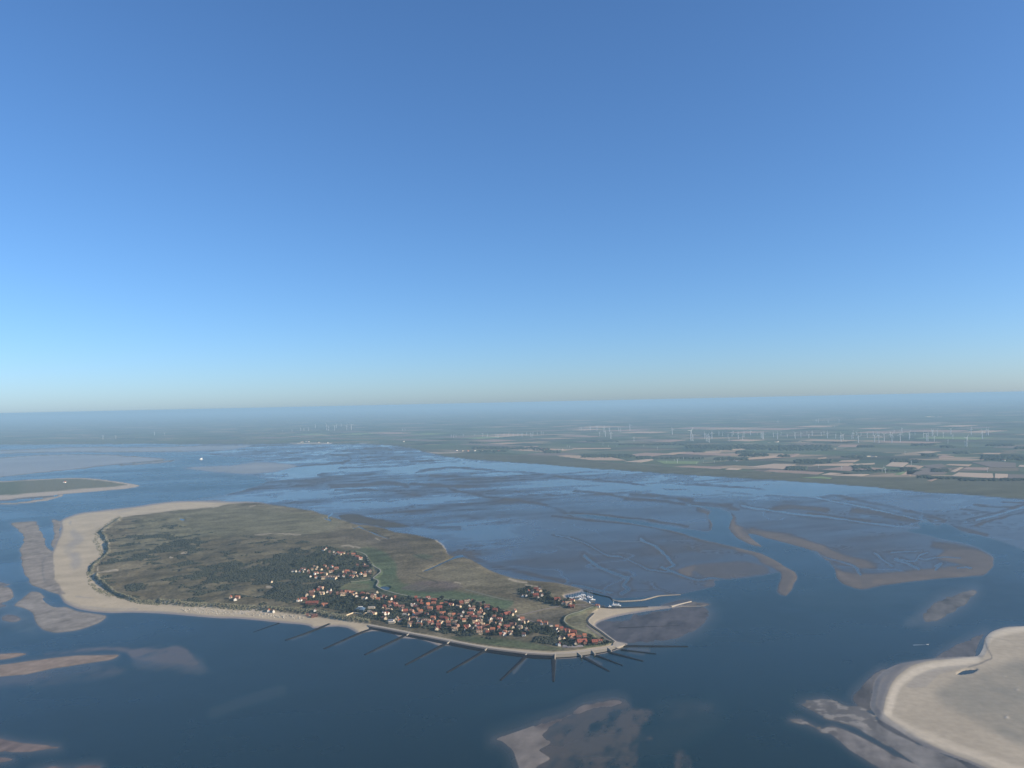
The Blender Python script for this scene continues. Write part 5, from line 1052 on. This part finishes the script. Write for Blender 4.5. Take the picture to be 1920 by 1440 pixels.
M_WOOD = flatmat('wood_leaf', (.042, .058, .040), .85, .25, 30)
WD = [(1440,1560,834,845,260),(1400,1445,838,843,60),(1608,1640,835.5,838.5,60),(1710,1752,832,835.5,60),(1765,1790,836,839,40),(1490,1560,862,868,150),(1580,1625,855,858,70),(1600,1632,873,879,90),(1475,1512,875,881,90),(1672,1705,861.5,866,80),(1705,1730,863,867.5,60),(1730,1755,851,855,60),(1748,1778,880,885,80),(1840,1930,854,863,220),(1740,1800,895.5,898,60),(1800,1925,897.8,901.5,120),(1720,1745,892,896,30),
      (1090,1190,852,858,200),(1195,1220,856,860,70),(1218,1320,857.5,861,130),(1020,1050,844.5,850,90),(1000,1030,840.5,845,70),(1285,1440,834,841,260),(1380,1412,846,851,70),(1345,1372,841.5,844,50),(1340,1402,858,863,110),(1385,1440,851,856,60),(1600,1725,881.5,884,90),(1690,1715,877,880,50),(1500,1530,840,842,50),(960,1010,838,843,60),(885,960,838,842,80),(900,950,844,848,60),(1100,1160,826,829,50),(1160,1290,832,834.5,90),(1300,1320,845,848,30),(1460,1480,853,857,30),(1790,1815,847.5,850,30),(880,900,829,832,30),(1560,1600,828.5,831,30),(1850,1900,833,836.5,60),(1905,1930,838,841,40)]
rw = np.random.RandomState(17)
WD.sort()
for k, (xa, xb, ya, yb, n) in enumerate(WD):
    qx = xa + (xb - xa) * rw.beta(1.3, 1.3, n * 2); qy = ya + (yb - ya) * rw.beta(1.5, 1.5, n * 2); x, y = at(qx, qy, 3)
    p3 = np.stack([x, y, np.full(n * 2, 1.5)], 1); rr = rw.uniform(11, 24, n * 2) * (np.hypot(x, y) / 9000) ** .8
    blobs('wood', p3, rr, rw.uniform(6, 13, n * 2), M_WOOD, k, f'dark wood among the mainland fields, {ordw(k + 1)} along the coast')
FARM = [(1004,843.5,3,'C'),(1009,845,3,'W'),(1015,843,3,'R'),(1020,845.5,3,'W'),(1025,844,3,'O'),(995,842.5,2.5,'W'),(1047,846,2.5,'C'),(1055,843.5,2.5,'W'),(1615,855.5,4,'F'),(1621,856.3,4.5,'F'),(1628,856.5,7,'F'),(1636,857,5,'F'),(1642,856.8,3.5,'F'),(1604,856.8,3,'W'),(1676,862.5,3.2,'W'),(1690,876.5,4,'F'),(1442,831,4,'F'),(1455,829.6,4.5,'F'),(1458,829.2,3,'W'),(1420,837.7,4,'F'),(1377,864.2,3,'W'),(1381,864.6,3,'W'),(1500,828.2,4,'F'),(1565,842.5,3,'C'),
        (856,845.5,3,'W'),(867,846.3,3,'C'),(878,846.8,3,'O'),(890,846,3,'W'),(905,846.5,3,'C'),(922,847,3,'W'),(935,846.8,3,'O'),(560,831.4,4,'F'),(566,829.8,5,'W'),(575,829,3,'W'),(578,829,3,'W'),(598,830.4,3,'C'),(615,831,3,'W'),(757,828.5,2.4,'W'),(1740,781.8,8,'F'),(1748,781.6,6,'F'),(1762,781.5,5,'F'),(1882,864.5,3,'W'),(121,906,3,'W')]
FARM.sort(key=lambda q: q[0]); FW = {'F': 'pale flat-roofed building', 'W': 'white-walled farmhouse', 'C': 'cream-walled farmhouse', 'R': 'red-roofed farmhouse', 'O': 'orange-roofed farmhouse'}
cntk = {}
for (a, b, w, k) in FARM:
    cntk[k] = cntk.get(k, 0) + 1
    lab = FW[k] + (f' far off on the mainland, {ordw(cntk[k])} of its kind along the coast' if a > 300 else ' standing alone in the grass of the far island')
    house(a, b, w, k, lab, 'farm building' if a > 300 else 'house', 'buildings on the mainland coast' if a > 300 else None, 'farmhouse' if k != 'F' else 'farm_shed', 1.0, 1.3, lowdetail=True)

# ------------------------------------------------------------------ wind turbines
M_TUR = flatmat('turbine_white', (.68, .69, .68), .4, .02, 5, .4)
ME_TOW = MB().tube((0, 0, -.02), (0, 0, .66), .026, .016, 10).me('tower', M_TUR); ME_NAC = MB().box((0, .012, .675), (.032, .075, .034)).me('nacelle', M_TUR)
mb = MB(); mb.v = [(-.008, 0, 0), (.008, 0, 0), (.019, .003, .06), (-.006, .003, .06), (.006, 0, .33), (-.001, 0, .33)]; mb.v += [(a, b + .006, c) for a, b, c in mb.v]
mb.f = [(0, 1, 2, 3), (3, 2, 4, 5), (6, 9, 8, 7), (9, 11, 10, 8), (0, 6, 7, 1), (1, 7, 8, 2), (2, 8, 10, 4), (4, 10, 11, 5), (5, 11, 9, 3), (3, 9, 6, 0)]
ME_BLADE = mb.me('blade', M_TUR); ME_HUB = MB().tube((0, -.025, .675), (0, -.05, .675), .017, .006, 8).me('hub', M_TUR)
TB = []
def tb(ox, oy, s):
    for q in s.split(';'):
        a, t0, b0 = map(float, q.split(',')); TB.append((ox + a / 4, oy + t0 / 4, oy + b0 / 4))
tb(1440, 720, "42,355,400;72,355,412;97,355,385;145,365,400;203,350,410;247,355,400;292,350,380;307,365,405;332,345,388;400,355,390;420,350,380;446,350,408;508,365,410;548,365,435;563,365,420;638,350,410;628,370,415;665,350,385;678,375,440;698,355,390;745,360,405;790,350,385;800,370,437;820,350,390;832,365,443;872,360,430;918,350,400;930,360,442;948,340,370;992,355,435;1005,325,375;1060,350,415;1065,365,405;1102,355,385;1168,360,405;1190,360,425;1200,370,428;1232,335,390;1238,340,380;1248,380,430;1270,335,388;1315,355,402;1350,415,445;1372,325,380;1388,375,415;1480,420,470;1492,385,470;1525,325,382;1608,345,412;1638,330,385;1652,330,385;75,260,290;362,260,290;378,260,290;452,260,290;533,260,290;470,310,325;500,310,325;553,610,640;380,600,628;856,625,660;870,612,655;882,625,668;1075,570,605;1028,500,525;1645,625,660")
tb(960, 720, "10,365,390;45,362,392;75,360,395;110,355,385;140,355,395;150,360,400;158,355,385;190,355,380;220,350,380;235,355,380;508,320,350;520,320,350;588,305,350;638,305,350;658,350,390;690,310,360;700,340,395;730,320,360;742,345,410;800,315,355;815,325,360;885,290,352;915,385,430;1202,320,378;1342,320,425;1357,360,430;1446,355,410;1457,365,430;1470,360,435;1480,370,440;1500,345,410;1552,348,385;1580,355,390;1620,370,400;1650,350,395;1660,345,380;1697,350,410;1628,400,432;1740,350,400;1730,375,420;1790,340,385;1840,360,380;1870,355,405;1880,355,412;1885,355,415;682,440,460;725,455,470;785,455,470;988,450,470;1090,465,490;1240,550,595;1160,570,590;1220,560,580;1285,545,570;1385,580,600;1435,570,590;1518,570,590;1565,550,575;1415,545,565;1620,555,575;1710,545,565;415,455,475;432,460,480;178,480,505;352,480,510")
tb(480, 720, "1465,370,400;1483,370,405;1500,370,400;1555,370,395;1640,370,390;1700,360,395;1735,370,400;1800,365,400;1815,370,405;1860,365,385;1895,360,390;1100,325,350;1118,330,352;335,320,350;360,325,350;395,325,350;445,295,330;530,290,345;545,310,350;590,300,350;605,290,330;640,290,320;680,295,345;715,290,345;270,335,360;200,340,360")
tb(0, 720, "772,380,415;868,380,410;1158,355,385;1235,360,385")
TB.sort(); rtb = random.Random(4)
TZ = {}
def tzone(px, yb):
    if px < 420: return 'in the hazy distance beyond the far island'
    if px < 800: return 'in the hazy far cluster past the mudflats'
    if yb > 834 and px < 1440: return 'low among the fields near the shore'
    if yb > 845: return 'standing alone in the coastal fields'
    if yb < 803: return 'far behind the long row'
    if px < 1030: return 'in the small far group'
    if px < 1200: return 'in the short middle group'
    return 'in the long inland row'
for (px, ya, yb) in TB: TZ.setdefault(tzone(px, yb), []).append((px, ya, yb))
for zn, L in TZ.items():
    for n, (px, ya, yb) in enumerate(L):
        x, y = at(px, yb, 2); d = math.hypot(x, y); hgt = (yb - ya) * math.sqrt(x*x + y*y + CAM_H**2) / FOC
        if yb > 833 and (yb - ya) < 6.5: hgt = min(hgt, 75)
        t = thing('wind_turbine', f'white wind turbine {zn}, {ordw(n + 1)} from the strait end', 'wind turbine', (float(x), float(y), 1.5), R_(rtb.gauss(12, 10)), 'wind turbines on the mainland', (hgt,) * 3)
        w_ = 1.0 if hgt > 130 else 1.3
        to = link('tower', ME_TOW, t); to.scale = (min(w_, 2.0), min(w_, 2.0), 1); link('nacelle', ME_NAC, t)
        h_ = link('hub', ME_HUB, t); a0 = rtb.uniform(0, 120)
        for k in range(3):
            b = link('blade', ME_BLADE, t); b.location = (0, -.04, .675); b.rotation_euler = (0, R_(a0 + 120 * k), 0)
